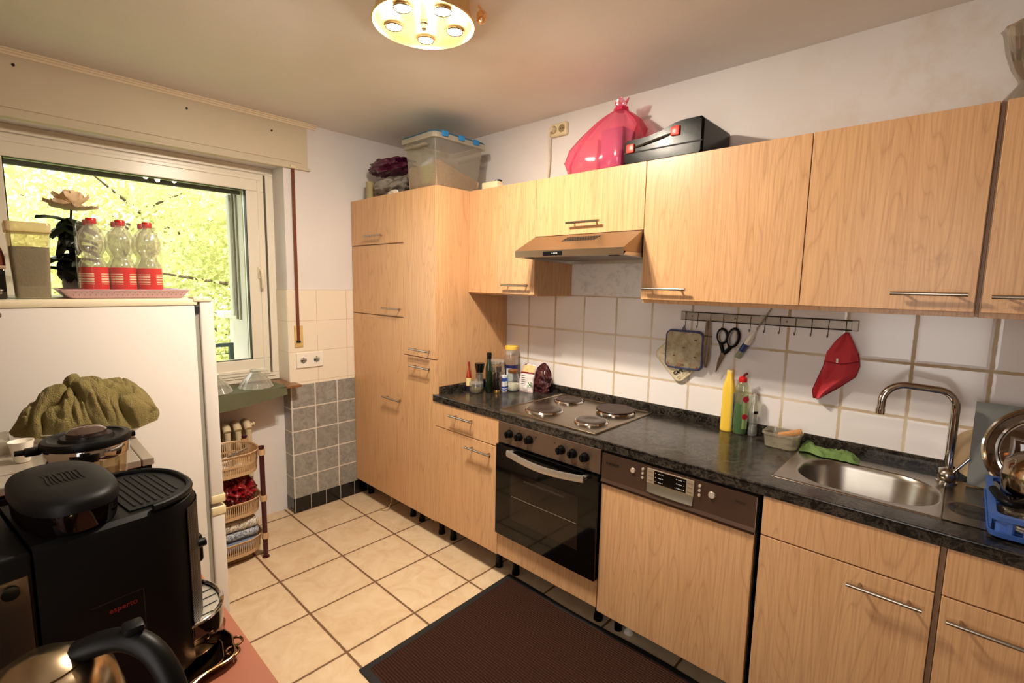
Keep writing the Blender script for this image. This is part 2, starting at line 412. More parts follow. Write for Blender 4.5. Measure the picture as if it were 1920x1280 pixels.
# belt
bl = thing('shutter_belt', 'brown roller shutter pull belt hanging from the box beside the window', 'belt', (.02, -.956, 1.09))
MB().box(.016, .018, -.966, -.948, 1.12, 2.175).build('strap', plain('belt_brown', (124, 66, 34), .7, vary=((96, 46, 22), 40), bump=(300, .3)), bl)
b = MB(); b.box(.006, .012, -.979, -.925, 1.077, 1.213, .002); b.build('winder_plate', plain('brass_cream', (214, 184, 120), .35), bl)
b = MB(); b.box(.012, .02, -.969, -.944, 1.107, 1.122, .002); b.build('guide_slot', m_dark, bl)
MB().box(.006, .024, -.972, -.940, 2.162, 2.178, .002).build('belt_outlet', m_cream, bl)

# window
XW = -.16
win = thing('window_1', 'white plastic framed window with a glass pane looking onto trees', 'window', (XW, -1.7, .88)); win['kind'] = 'structure'
def ringbox(mb, y0, y1, z0, z1, wd, x0, x1, bev=.004):
    for (a, b_, c, d) in ((y0, y1, z0, z0+wd), (y0, y1, z1-wd, z1), (y0, y0+wd, z0+wd, z1-wd), (y1-wd, y1, z0+wd, z1-wd)): mb.box(x0, x1, a, b_, c, d, bev)
b = MB(); ringbox(b, -2.40, -1.008, .862, 2.17, .045, XW-.07, XW); ringbox(b, -2.375, -1.036, .89, 2.150, .02, XW, XW+.008, .002); b.build('frame', m_pvc, win, smooth=0)
b = MB(); ringbox(b, -2.275, -1.070, .905, 2.125, .102, XW-.05, XW+.015, .005); ringbox(b, -2.255, -1.088, .925, 2.107, .02, XW+.012, XW+.02, .003); b.build('sash', m_pvc, win, smooth=0)
b = MB(); ringbox(b, -2.176, -1.168, 1.003, 2.028, .006, XW-.02, XW+.012, 0); b.build('gasket', m_black, win, smooth=0)
MB().box(XW-.012, XW-.008, -2.175, -1.17, 1.0, 2.03).build('pane', clear('window_glass', (250, 252, 250), .02, .0, .25), win, smooth=0)
b = MB(); b.box(XW+.018, XW+.03, -1.124, -1.098, 1.50, 1.575, .008, 3); b.cyl((XW+.03, -1.111, 1.555), (XW+.058, -1.111, 1.555), .009)
b.tube([(XW+.056, -1.111, 1.56), (XW+.06, -1.110, 1.53), (XW+.062, -1.108, 1.49), (XW+.056, -1.106, 1.445)], .0095, 12, smooth=2)
b.build('handle', plain('handle_cream', (240, 228, 202), .3), win)
# shutter seen outside at the top of the glass, and the outer reveal
b = MB()
for k in range(4): b.box(-.262, -.25, -2.35, -1.17, 2.022+.045*k, 2.064+.045*k, .004)
b.box(-.268, -.244, -2.35, -1.17, 2.005, 2.024, .003)
sh = tag(b.build('roller_shutter', plain('shutter_grey', (92, 92, 88), .5)), 'rolled up grey shutter slats at the top outside the window', 'shutter')
m_ext = plain('outer_render', (236, 232, 224), .9, bump=(60, .5, .004), vary=((214, 208, 196), 5))
b = MB(); b.box(-.5, -.23, -1.168, -1.008, -.5, 2.25); b.box(-.5, -.23, -2.6, -2.30, -.5, 2.25); b.box(-.55, -.23, -2.6, -1.0, 2.17, 2.6); b.box(-.5, -.23, -2.3, -1.168, -.5, .93)
struct(b, 'wall_outside', m_ext, smooth=0)
gr = thing('shutter_guide', 'narrow metal guide rail of the shutter in the outer window reveal', 'rail', (-.3, -1.18, 1.2))
b = MB(); b.box(-.33, -.318, -1.178, -1.169, 1.24, 2.1); b.box(-.385, -.375, -1.180, -1.169, 1.24, 2.1); b.build('channel', plain('guide_dark', (150, 146, 130), .5), gr, smooth=0)
MB().box(-.45, -.40, -1.19, -1.169, 1.26, 2.02, .003).build('cover_strip', plain('strip_grey', (222, 222, 210), .6), gr, smooth=0)
b = MB(); b.box(-1.62, -1.42, -.95, -.66, 1.17, 1.22, .01); b.box(-1.58, -1.46, -.86, -.70, -.6, 1.17)
tag(b.build('balcony_pillar', m_ext, smooth=0), 'pale rendered balcony pillar with a cap slab outside the window', 'pillar')
rl = thing('balcony_railing', 'dark green metal balcony railing outside the window', 'railing', (-1.5, -1.6, -.3))
m_rail = plain('railing_green', (36, 52, 48), .5)
b = MB(); b.box(-1.52, -1.48, -2.7, -.865, .925, .955, .003); b.box(-1.515, -1.485, -2.7, -.9, .30, .32); b.build('rail', m_rail, rl, smooth=0)
for yy in (-.88, -2.6): MB().box(-1.52, -1.48, yy-.02, yy+.02, -.3, .93, .003).build('post', m_rail, rl, smooth=0)
MB().box(-1.505, -1.495, -2.6, -.9, .862, .868).build('wire', m_rail, rl, smooth=0)

# trees outside
def leafmat(name, a, b_, c_):
    t = NT(name); t.n.remove(t.bsdf)
    n = t.noise(t.pos(), 1.6, 4, .6); n2 = t.noise(t.pos(), 14, 2)
    c = t.mix(t.math('MULTIPLY_ADD', n, 3, -1, clamp=True), lin(a), lin(b_)); c = t.mix(t.math('MULTIPLY_ADD', n2, 3, -1.4, clamp=True), c, lin(c_))
    d = t.add('ShaderNodeBsdfDiffuse'); tr = t.add('ShaderNodeBsdfTranslucent'); mx = t.add('ShaderNodeMixShader'); mx.inputs[0].default_value = .4
    t.link(c, d.inputs[0]); t.link(c, tr.inputs[0]); t.link(d.outputs[0], mx.inputs[1]); t.link(tr.outputs[0], mx.inputs[2]); t.link(mx.outputs[0], t.out.inputs[0]); return t.m
m_leaf = leafmat('leaves', (206, 208, 140), (222, 220, 168), (158, 166, 98)); m_leaf2 = leafmat('leaves_pale', (232, 230, 184), (240, 238, 206), (208, 208, 150))
m_bark = plain('bark', (84, 70, 52), .9, bump=(20, .6, .02))
def tree(label, c, rad, n, size, mat, seed):
    rnd = random.Random(seed); t = thing('tree', label, 'tree', (c[0], c[1], -5.0), 0, 'trees outside the window')
    tr = MB(); tr.cyl((c[0], c[1], -5), (c[0], c[1], c[2]), .16, .07, 10)
    for k in range(14):
        a = rnd.uniform(0, 2*PI); e = rnd.uniform(-.2, .9); z0 = c[2]+rnd.uniform(-.6, .3)*rad[2]
        tr.tube([(c[0], c[1], z0), (c[0]+math.cos(a)*rad[0]*.4, c[1]+math.sin(a)*rad[1]*.4, z0+e*.5), (c[0]+math.cos(a)*rad[0]*.85, c[1]+math.sin(a)*rad[1]*.85, z0+e*1.1)], [.05, .01], 6, smooth=1)
    tr.build('trunk', m_bark, t)
    vs, fs = [], []
    def cg(): return max(-.3, min(.3, rnd.gauss(0, .14)))
    def cc(): return max(-.85, min(.85, rnd.gauss(0, .5)))
    cl = [(cc(), cc(), cc()) for _ in range(90)]
    for i in range(n):
        k = rnd.choice(cl)
        p = Vector((c[0]+(k[0]+cg())*rad[0], c[1]+(k[1]+cg())*rad[1], c[2]+(k[2]+cg())*rad[2]))
        u = Vector((rnd.gauss(0, 1), rnd.gauss(0, 1), rnd.gauss(0, 1))).normalized(); v = u.orthogonal().normalized(); s_ = size*rnd.uniform(.6, 1.3)
        b0 = len(vs); vs += [p-u*s_, p+v*s_*.5, p+u*s_, p-v*s_*.5]; fs.append((b0, b0+1, b0+2, b0+3))
    me = bpy.data.meshes.new('crown'); me.from_pydata([tuple(v-Vector((c[0], c[1], -5))) for v in vs], [], fs); me.materials.append(mat)
    o = bpy.data.objects.new('crown', me); COL.objects.link(o); o.parent = t
tree('bright leafy tree outside, behind the lower right of the pane', (-7.6, 1.6, .7), (1.5, 2.5, 2.4), 16000, .07, m_leaf, 3)
tree('pale yellow green tree farther off, behind the middle of the pane', (-13.0, .6, 2.4), (1.8, 3.9, 3.3), 20000, .11, m_leaf2, 5)
tree('leafy tree outside hidden mostly behind the fridge and bottles', (-8.2, -4.4, .4), (1.3, 2.0, 2.0), 7000, .085, m_leaf, 8)
b = MB(); b.box(-40, -.6, -30, 30, -5.2, -5.0); struct(b, 'ground_outside', plain('lawn', (120, 140, 60), .95), smooth=0)

# ------------------------------------------------------------------ cabinets
YF, YW = -.578, -.3365
def bar_handle(parent, x0, x1, z, y, r=.0058):
    b = MB(); b.cyl((x0, y-.03, z), (x1, y-.03, z), r, n=14)
    for xx in (x0+.03, x1-.03): b.cyl((xx, y+.001, z), (xx, y-.03, z), .004, n=10)
    return b.build('handle', m_handle, parent)
def cabinet(name, label, cat, x0, x1, z0, z1, yf, fronts, legs=(), mat=None, group=None, hollow=False):
    mat = mat or m_wood
    t = thing(name, label, cat, ((x0+x1)/2, yf/2, 0 if legs else z0), 0, group)
    b = MB()
    if hollow:
        b.box(x0, x0+.003, yf+.019, -.003, z0, z1); b.box(x1-.003, x1, yf+.019, -.003, z0, z1); b.box(x0+.003, x1-.003, yf+.019, -.003, z0, z0+.01)
    else: b.box(x0, x1, yf+.019, -.003, z0, z1, .0006)
    b.build('body', mat if name in ('tall_cabinet',) or yf == YW else m_carc, t, smooth=0)
    for f in fronts:
        fx0, fx1, fz0, fz1, kind, hd = f
        d = MB().box(fx0, fx1, yf, yf+.018, fz0, fz1, .0012).build(kind, mat, t, smooth=0)
        if hd: bar_handle(d, hd[0], hd[1], hd[2], yf)
    for (lx, ly) in legs:
        b = MB(); b.cyl((lx, ly, 0), (lx, ly, .022), .021, .019, n=16); b.cyl((lx, ly, .02), (lx, ly, z0), .0165, n=16)
        b.build('leg', m_black, t)
    return t
cabinet('tall_cabinet', 'wide tall maple cabinet against the window wall with three doors', 'cabinet', .0075, .6, .115, 2.02, YF,
        [(.0095, .5985, 1.729, 2.018, 'door', (.21, .402, 1.779)), (.0095, .5985, 1.289, 1.722, 'door', (.407, .6-.006, 1.334)), (.0095, .5985, .116, 1.283, 'door', (.399, .592, .776))],
        [(.068, -.50), (.56, -.49), (.068, -.08), (.56, -.08)])
cabinet('tall_cabinet', 'narrow tall maple cabinet right of the wide one, storage bin on top', 'cabinet', .6, .905, .115, 2.02, YF,
        [(.6015, .9035, 1.069, 2.018, 'door', (.69, .883, 1.111)), (.6015, .9035, .116, 1.064, 'door', (.692, .883, 1.012))],
        [(.655, -.49), (.865, -.50), (.655, -.08), (.865, -.08)])
cabinet('base_cabinet', 'maple base cabinet with a drawer over a door, left of the oven', 'cabinet', .905, 1.408, .121, .832, YF,
        [(.907, 1.4065, .692, .829, 'drawer', (1.056, 1.241, .784)), (.907, 1.4065, .122, .687, 'door', (1.187, 1.377, .641))],
        [(.966, -.495), (1.35, -.50), (.966, -.08), (1.35, -.08)])
ov = cabinet('oven_housing', 'maple base unit around the oven with a plain panel under the glass door', 'cabinet', 1.408, 2.008, .126, .832, YF,
        [(1.4095, 2.0065, .127, .2485, 'panel', None)], [(1.462, -.49), (1.96, -.48), (1.462, -.08), (1.96, -.08)], hollow=True)
cabinet('sink_cabinet', 'maple sink base unit with a long bar handle, right of the dishwasher', 'cabinet', 2.621, 3.058, .121, .832, YF,
        [(2.622, 3.0565, .699, .829, 'panel', None), (2.622, 3.0565, .122, .6945, 'door', (2.866, 3.037, .648))],
        [(2.68, -.475), (3.0, -.475), (2.68, -.08), (3.0, -.08)], hollow=True)
cabinet('base_cabinet', 'maple base cabinet under the dish drainer at the right end', 'cabinet', 3.07, 3.66, .121, .832, YF,
        [(3.0715, 3.6585, .699, .829, 'drawer', None), (3.0715, 3.6585, .122, .6945, 'door', (3.085, 3.275, .643))],
        [(3.12, -.475), (3.6, -.475), (3.12, -.08), (3.6, -.08)])
m_fill = plain('filler_brown', (132, 102, 78), .5)
tag(MB().box(3.0585, 3.0695, -.572, -.01, .121, .831).build('filler_strip', m_fill, smooth=0), 'narrow brown filler strip between the two right base cabinets', 'filler strip')
tag(MB().box(3.0655, 3.0725, -.330, -.004, 1.43, 2.02).build('filler_strip', m_fill, smooth=0), 'narrow brown filler strip between the two right wall cabinets', 'filler strip')
cabinet('wall_cabinet', 'maple wall cabinet next to the tall units, above the spice bottles', 'cabinet', .9055, 1.41, 1.436, 2.02, YW,
        [(.9065, 1.409, 1.444, 2.019, 'door', (1.199, 1.388, 1.491))])
cabinet('wall_cabinet', 'short maple wall cabinet directly above the cooker hood', 'cabinet', 1.41, 2.014, 1.735, 2.02, YW,
        [(1.4115, 2.0125, 1.738, 2.019, 'flap', (1.624, 1.806, 1.789))])
cabinet('wall_cabinet', 'maple wall cabinet just right of the cooker hood, black case above it', 'cabinet', 2.014, 2.62, 1.428, 2.02, YW,
        [(2.0155, 2.6185, 1.444, 2.019, 'door', (2.034, 2.223, 1.4895))])
cabinet('wall_cabinet', 'maple wall cabinet with grease spots at its lower right, above the sink', 'cabinet', 2.62, 3.065, 1.428, 2.02, YW,
        [(2.6215, 3.0625, 1.444, 2.019, 'door', (2.871, 3.047, 1.4935))], mat=m_woodst)
cabinet('wall_cabinet', 'maple wall cabinet cut by the right edge, crystal vase on top', 'cabinet', 3.073, 3.66, 1.428, 2.02, YW,
        [(3.077, 3.6585, 1.444, 2.019, 'door', (3.095, 3.285, 1.489))], mat=m_woodst)

# ------------------------------------------------------------------ worktop
b = MB(); zc0, zc1 = .832, .87
b.box(.905, 2.645, -.5825, -.002, zc0, zc1, .0); b.box(3.085, XR-.002, -.5825, -.002, zc0, zc1)
b.box(2.645, 3.085, -.5825, -.475, zc0, zc1); b.box(2.645, 3.085, -.135, -.002, zc0, zc1)
b.box(.886, .905, -.5825, -.579, zc0, zc1)
b.cyl((.886, -.5805, zc1-.0045), (XR-.002, -.5805, zc1-.0045), .0046, n=10)
wt = thing('worktop', 'black marbled laminate worktop running over all the base units', 'worktop', (2.3, -.3, .832))
b.build('slab', m_counter, wt, smooth=0)
b = MB(); b.prism([(-.022, .87), (-.022, .902), (-.012, .912), (-.002, .914), (-.002, .87)], 'x', .905, XR-.002); b.build('upstand', m_counter, wt, smooth=0)
b = MB(); b.prism([(.906, .87), (.922, .87), (.922, .902), (.914, .911), (.906, .912)], 'y', -.555, -.022); b.build('upstand', m_counter, wt, smooth=0)

# ------------------------------------------------------------------ hob
hb = thing('hob', 'brown steel electric hob with four round plates set in the worktop', 'hob', (1.665, -.287, .87))
m_hob = plain('hob_steel', (160, 146, 126), .28, 1.0, bump=(60, .1, .0006), vary=((134, 118, 98), 9))
hx0, hx1, hy0, hy1 = 1.378, 1.952, -.548, -.028
b = MB(); O1 = rrect(1.665, -.288, .287, .26, .008, 3)
def off(L, k, z): 
    cx = sum(p[0] for p in L)/len(L); cy = sum(p[1] for p in L)/len(L)
    return [(p[0]-(k if p[0] > cx else -k), p[1]-(k if p[1] > cy else -k), z) for p in L]
b.loft([off(O1, 0, .8702), off(O1, 0, .874), off(O1, .003, .8765), off(O1, .016, .8765), off(O1, .020, .8735)])
b.build('steel_plate', m_hob, hb, smooth=30)
m_iron = plain('hotplate_iron', (62, 50, 44), .32, .4, bump=(120, .15, .0005), vary=((84, 70, 60), 14))
m_iron2 = plain('hotplate_rusty', (58, 34, 26), .55, bump=(120, .3, .0005), vary=((40, 22, 18), 20))
for (px, py, pr, lab) in ((1.555, -.405, .09, None), (1.525, -.158, .0725, None), (1.815, -.165, .09, 'rust brown plate at the back right'), (1.833, -.405, .0725, None)):
    b = MB(); b.lathe([(pr+.006, 0), (pr+.006, .004), (pr+.001, .010), (pr-.003, .0095), (pr-.004, .006)], (px, py, .8737), 40); ri = b.build('plate_ring', m_chrome, hb)
    b = MB(); b.lathe([(pr-.003, 0), (pr-.003, .0115), (pr-.008, .0135), (pr*.45, .0135), (pr*.40, .0120), (.003, .0120), (.0001, .012)], (px, py, .8737), 40)
    if lab: b.lathe([(pr+.004, .012), (pr+.006, .016), (pr+.003, .019), (.001, .0195)], (px, py, .8737), 40)
    b.build('hotplate', m_iron2 if lab or pr < .08 and py > -.2 else m_iron, hb, label=lab)

# ------------------------------------------------------------------ built in oven
on = thing('oven', 'built in oven with black glass door and six knobs', 'oven', (1.708, -.3, .25))
m_panel = plain('oven_panel_steel', (132, 112, 96), .3, .75, bump=(90, .05, .0005), vary=((116, 98, 84), 6))
MB().box(1.412, 2.004, -.585, -.565, .7225, .829, .002).build('control_panel', m_panel, on, smooth=0)
dr = MB().box(1.412, 2.004, -.600, -.577, .2535, .7165, .002).build('door', plain('oven_glass', (6, 6, 6), .06, spec=.28), on, smooth=0)
MB().box(1.515, 1.913, -.6008, -.5995, .36, .60).build('window_pane', plain('oven_window', (34, 25, 20), .06, spec=.28), dr, smooth=0)
b = MB(); b.cyl((1.525, -.6015, .478), (1.905, -.6015, .478), .0012, n=6); b.build('rack_line', plain('rack_wire', (110, 96, 84), .4), dr)
b = MB(); b.box(1.60, 1.84, -.6014, -.6006, .572, .580); b.build('heating_bar', plain('bar_dim', (52, 46, 42), .4), dr, smooth=0)
def hcurve(t_): return (1.515+.44*t_, -.628-.018*math.sin(PI*t_), .700-.013*math.sin(PI*t_))
b = MB(); L = []
for i in range(25):
    x, y, z = hcurve(i/24); L.append([(x, y-.006, z-.014), (x, y-.009, z), (x, y-.006, z+.014), (x, y+.004, z+.014), (x, y+.006, z), (x, y+.004, z-.014)])
b.loft(L); b.box(1.515, 1.535, -.63, -.6, .692, .708, .003); b.box(1.935, 1.955, -.63, -.6, .692, .708, .003)
b.build('handle', plain('oven_handle', (196, 188, 178), .35, .8), dr, smooth=50)
for kx in (1.492, 1.555, 1.618, 1.804, 1.867, 1.930):
    b = MB(); b.cyl((kx, -.585, .779), (kx, -.592, .779), .0205, n=20); b.cyl((kx, -.592, .779), (kx, -.612, .779), .017, .0155, n=20); b.box(kx-.0035, kx+.0035, -.618, -.60, .764, .794, .0015)
    b.build('knob', m_black, on)
    MB().box(kx-.002, kx+.002, -.5858, -.5845, .806, .8105).build('marking', plain('mark_red', (150, 40, 30), .5) if kx > 1.6 else m_black, on, smooth=0)
for kx in (1.655, 1.765): MB().cyl((kx, -.5845, .80), (kx, -.5862, .80), .003, n=10).build('indicator_lamp', m_black, on)
MB().box(1.43, 1.99, -.56, -.05, .258, .82).build('cavity', m_black, on, smooth=0)

# ------------------------------------------------------------------ dishwasher
dw = thing('dishwasher', 'built in dishwasher with a brown steel control strip and maple front', 'dishwasher', (2.31, -.3, .1))
m_dw = plain('dishwasher_panel', (108, 86, 74), .3, .75, bump=(90, .05, .0005), vary=((90, 70, 60), 5))
b = MB(); b.prism([(-.584, .6895), (-.590, .700), (-.584, .712), (-.581, .8195), (-.560, .8195), (-.560, .6895)], 'x', 2.0105, 2.6045); b.build('control_panel', m_dw, dw, smooth=0)
MB().box(2.6045, 2.606, -.5845, -.56, .6895, .82).build('edge_strip', m_alu, dw, smooth=0)
MB().box(2.0105, 2.603, YF, YF+.018, .1155, .6845, .0012).build('door_front', m_wood, dw, smooth=0)
MB().box(2.012, 2.618, -.555, -.02, .10, .829).build('tub', m_dark, dw, smooth=0)
text('lettering', '\u2299 BOSCH', .0135, plain('print_black', (18, 14, 12), .5), dw, (2.030, -.5835, .777), (1, 0, 0), (0, 0, 1), bold=.0002)
text('lettering', 'Exclusiv', .0115, plain('print_dark', (52, 34, 26), .5), dw, (2.535, -.5835, .783), (1, 0, 0), (0, 0, 1))
m_btn = plain('button_silver', (206, 192, 176), .3, .4)
for (kx, kz, r_) in ((2.152, .783, .0105), (2.459, .780, .0125), (2.195, .801, .0055), (2.195, .784, .0055), (2.195, .767, .0055), (2.416, .801, .0055), (2.416, .784, .0055), (2.416, .767, .0055)):
    b = MB(); b.cyl((kx, -.582, kz), (kx, -.5875, kz), r_, r_*.86, n=20); b.build('button', m_btn, dw)
dm = MB().box(2.213, 2.396, -.5855, -.580, .7545, .812, .001).build('display_frame', plain('display_silver', (176, 160, 140), .35, .5), dw, smooth=0)
MB().box(2.243, 2.367, -.5866, -.5850, .7585, .809).build('display', m_blackg, dm, smooth=0)
m_prt = plain('print_white', (210, 210, 205), .5)
for k in range(3):
    zz = .799-.0165*k
    for xx in (2.2475, 2.276, 2.330, 2.358): MB().box(xx, xx+.0025, -.5872, -.5862, zz, zz+.0025).build('status_mark', m_prt, dm, smooth=0)
    MB().box(2.260, 2.272, -.5871, -.5862, zz, zz+.0016).build('status_mark', m_prt, dm, smooth=0); MB().box(2.336, 2.352, -.5871, -.5862, zz, zz+.0016).build('status_mark', m_prt, dm, smooth=0)
    for xx in (2.218, 2.372): MB().box(xx, xx+.019, -.5862, -.5852, zz-.001, zz+.0005).build('print_line', plain('print_grey', (90, 78, 66), .5), dm, smooth=0)
b = MB()
def scoop(u, v):
    x = 2.215+.179*u; z = .7545-.035*v; return Vector((x, -.5850-.0065*v*v*(1-.6*abs(2*u-1)**4), z))
b.grid(scoop, 24, 8, .001); b.build('grip_scoop', plain('scoop_steel', (170, 166, 150), .38, .9), dw)
for (lx, ly) in ((2.06, -.475), (2.55, -.47)): b = MB(); b.cyl((lx, ly, 0), (lx, ly, .105), .017, n=14); b.build('leg', m_black, dw)
b = MB(); b.cyl((2.105, -.46, .0), (2.105, -.46, .1), .011, n=12); b.lathe([(.022, 0), (.02, .01), (.011, .02)], (2.105, -.46, 0), 16); b.build('leg', m_white, dw, label='white screw foot')
MB().box(2.6065, 2.6195, -.555, -.01, .13, .829).build('side_gap_strip', m_dark, dw, smooth=0)  # black strip stands in for the dark gap beside the dishwasher

# ------------------------------------------------------------------ cooker hood
hd = thing('cooker_hood', 'slanted steel cooker hood under the short wall cabinet', 'cooker hood', (1.71, -.25, 1.6))
m_hood = plain('hood_steel', (158, 136, 112), .3, .9, bump=(70, .05, .0005), vary=((142, 122, 100), 4))
hp = [(-.488, 1.626), (-.490, 1.656), (-.342, 1.7345), (-.02, 1.7345), (-.02, 1.612)]
b = MB(); b.prism([hp[0], hp[1], hp[2], hp[3], (-.02, 1.64), (-.47, 1.64), ], 'x', 1.4125, 2.0115)
b.build('casing', m_hood, hd, smooth=0)
b = MB(); b.prism([(-.488, 1.626), (-.488, 1.641), (-.02, 1.641), (-.02, 1.612)], 'x', 1.4125, 1.43); b.prism([(-.488, 1.626), (-.488, 1.641), (-.02, 1.641), (-.02, 1.612)], 'x', 1.994, 2.0115)
b.box(1.43, 1.994, -.488, -.455, 1.626, 1.641); b.box(1.43, 1.994, -.05, -.02, 1.612, 1.641); b.build('bottom_frame', m_alu, hd, smooth=0)
m_filt = NT('filter_mesh'); _b = m_filt.noise(m_filt.pos((180, 180, 180)), 1, 1); m_filt.set(col=m_filt.mix(m_filt.math('MULTIPLY_ADD', _b, 5, -2.2, clamp=True), (92, 86, 80), lin((168, 160, 148))), rough=.4, metal=.7); m_filt.bump(_b, .5, .002); m_filt = m_filt.m
MB().box(1.45, 1.975, -.44, -.06, 1.628, 1.636).build('grease_filter', m_filt, hd, smooth=0)
for xx in (1.47, 1.935): b = MB(); b.box(xx, xx+.045, -.48, -.46, 1.6235, 1.627, .001); b.build('filter_latch', m_black, hd)
MB().box(1.59, 1.70, -.4912, -.4885, 1.631, 1.650, .001).build('control_display', m_black, hd, smooth=0)
for k in range(4): MB().box(1.643+.009*k, 1.647+.009*k, -.4922, -.491, 1.639, 1.643).build('control_symbol', m_prt, hd, smooth=0)
b = MB(); sl = Vector((0, .148, .0785)).normalized(); nn = Vector((0, -sl.z, sl.y)); base = Vector((0, -.415, 1.656+(.075)*.5304))
for r_ in range(3):
    for c_ in range(13):
        p = Vector((1.635+c_*.0145+r_*.004, -.490, 1.656))+sl*(.100+r_*.016)
        u = Vector((1, 0, 0))*.005; v = sl*.0055
        q = [p-u-v, p+u-v, p+u+v, p-u+v]; b.loft([[x_+nn*.0005 for x_ in q], [x_+nn*.0012 for x_ in q]])
b.build('vent_slots', m_dark, hd, smooth=0)

# ------------------------------------------------------------------ sink and tap
sk = thing('sink', 'stainless steel inset sink with one bowl and a drainer', 'sink', (2.86, -.30, .87))
m_sink = plain('sink_steel', (178, 172, 162), .27, 1.0, bump=(120, .06, .0005), vary=((148, 138, 126), 10))
b = MB(); SEG = 8
cx, cy, hx, hy = 2.853, -.305, .188, .152
outer = [(p[0], p[1], .8715) for p in rrect((2.617+3.053)/2, -.286, (3.053-2.617)/2, .201, .004, SEG)]
skirt = [(p[0], p[1], .8702) for p in rrect((2.617+3.053)/2, -.286, (3.053-2.617)/2+.001, .202, .004, SEG)]
def bl_(d, z, r=.125): return [(p[0], p[1], z) for p in rrect(cx, cy, hx-d, hy-d, r, SEG)]
ins = [(p[0], p[1], .8728) for p in rrect((2.617+3.053)/2, -.286, (3.053-2.617)/2-.003, .197, .006, SEG)]
ins2 = [(p[0], p[1], .8724) for p in rrect((2.617+3.053)/2, -.286, (3.053-2.617)/2-.005, .190, .008, SEG)]
b.loft([skirt, outer, ins, ins2, bl_(-.006, .8724, .131), bl_(-.002, .8724, .128), bl_(.002, .868), bl_(.008, .85, .12), bl_(.02, .76, .11), bl_(.04, .735, .09), bl_(.10, .730, .05)], cap=False)
b.bm.faces.new([b.bm.verts.new(p) for p in bl_(.10, .730, .05)]) ; bmesh.ops.remove_doubles(b.bm, verts=b.bm.verts, dist=1e-5)
b.build('bowl_plate', m_sink, sk, smooth=50)
b = MB()
def drainer(u, v):
    x = 3.053+.375*u; y = -.487+.402*v; z = .8725
    d = math.hypot(x-3.122, (y+.36))
    if d < .062: z -= .014*(1-(d/.062)**4)
    if v*.402 < .006 or (1-v)*.402 < .006: z = .8730
    if 3.20 < x < 3.40 and .08 < v < .92: z -= .003*(.5+.5*math.cos((y)*2*PI/.03))
    return Vector((x, y, z))
b.grid(drainer, 66, 74, 0); b.build('drainer_plate', m_sink, sk, smooth=50)
b = MB(); b.cyl((2.74, -.30, .7305), (2.74, -.30, .733), .033, n=24); b.build('strainer', m_chrome, sk)
tp = thing('tap', 'chrome mixer tap with a squared swan neck on the sink', 'tap', (3.052, -.127, .8722))
b = MB(); b.cyl((3.052, -.127, .872), (3.052, -.127, .878), .028, n=28); b.cyl((3.052, -.127, .878), (3.052, -.127, .915), .0235, n=28); b.build('base', m_chrome, tp)
P = [Vector((3.052, -.127, .912)), Vector((3.052, -.127, 1.125))]
dd = Vector((-.92, -.39, 0)).normalized()
def arc(c, r, a0, a1, n=9): return [Vector(c)+dd*(r*math.cos(a0+(a1-a0)*i/n))+Vector((0, 0, r*math.sin(a0+(a1-a0)*i/n))) for i in range(n+1)]
c1 = Vector((3.052, -.127, 1.125))+dd*.055
P += arc(c1, .055, PI, PI/2)
c2 = c1+dd*.085
P += arc(c2, .062, PI/2, -.12, 10)
P.append(P[-1]+Vector((0, 0, -.022))+dd*.002)
b = MB(); b.tube(P, .0122, 18); b.build('spout', m_chrome, tp)
b = MB(); b.cyl(P[-1]+Vector((0, 0, .006)), P[-1]+Vector((0, 0, -.012)), .0138, n=20); b.build('outlet', m_chrome, tp)
b = MB(); b.lathe([(.001, -.026), (.014, -.023), (.023, -.012), (.0265, 0), (.023, .012), (.014, .022), (.001, .025)], (3.052, -.146, .903), 30); lv = b.build('mixer_head', m_handle, tp)
MB().tube([(3.066, -.155, .918), (3.10, -.150, .972)], .0052, 12).build('lever', m_chrome, lv)

# ------------------------------------------------------------------ hook rail and what hangs on it
m_rail2 = plain('rail_steel', (190, 182, 170), .4, .25, vary=((150, 138, 126), 20)); m_wire = plain('wire_dark', (60, 52, 46), .35, .8)
hr = thing('hook_rail', 'narrow steel hook rail screwed to the tiles under the wall cabinets', 'hook rail', (2.405, -.006, 1.345))
b = MB(); b.box(2.066, 2.752, -.013, -.0062, 1.349, 1.381, .001); b.build('strip', m_rail2, hr, smooth=0)
b = MB()
for zz in (1.3835, 1.3465): b.cyl((2.062, -.017, zz), (2.752, -.017, zz), .0022, n=8)
b.build('wire', m_wire, hr)
for xx in (2.070, 2.418, 2.744): MB().box(xx-.011, xx+.011, -.019, -.006, 1.344, 1.386, .002).build('clamp', m_rail2, hr, smooth=0)
for xx in (2.112, 2.305, 2.51): MB().cyl((xx, -.0135, 1.365), (xx, -.0155, 1.365), .0038, n=12).build('screw', plain('rust_brown', (130, 90, 56), .6), hr)
HX = [2.084+.0575*i for i in range(12)]
for hx_ in HX:
    b = MB(); b.tube([(hx_, -.017, 1.385), (hx_, -.0195, 1.36), (hx_, -.0195, 1.328), (hx_, -.021, 1.318), (hx_, -.028, 1.312), (hx_, -.035, 1.317), (hx_, -.036, 1.325)], .0014, 6, smooth=1)
    b.build('hook', m_wire, hr)
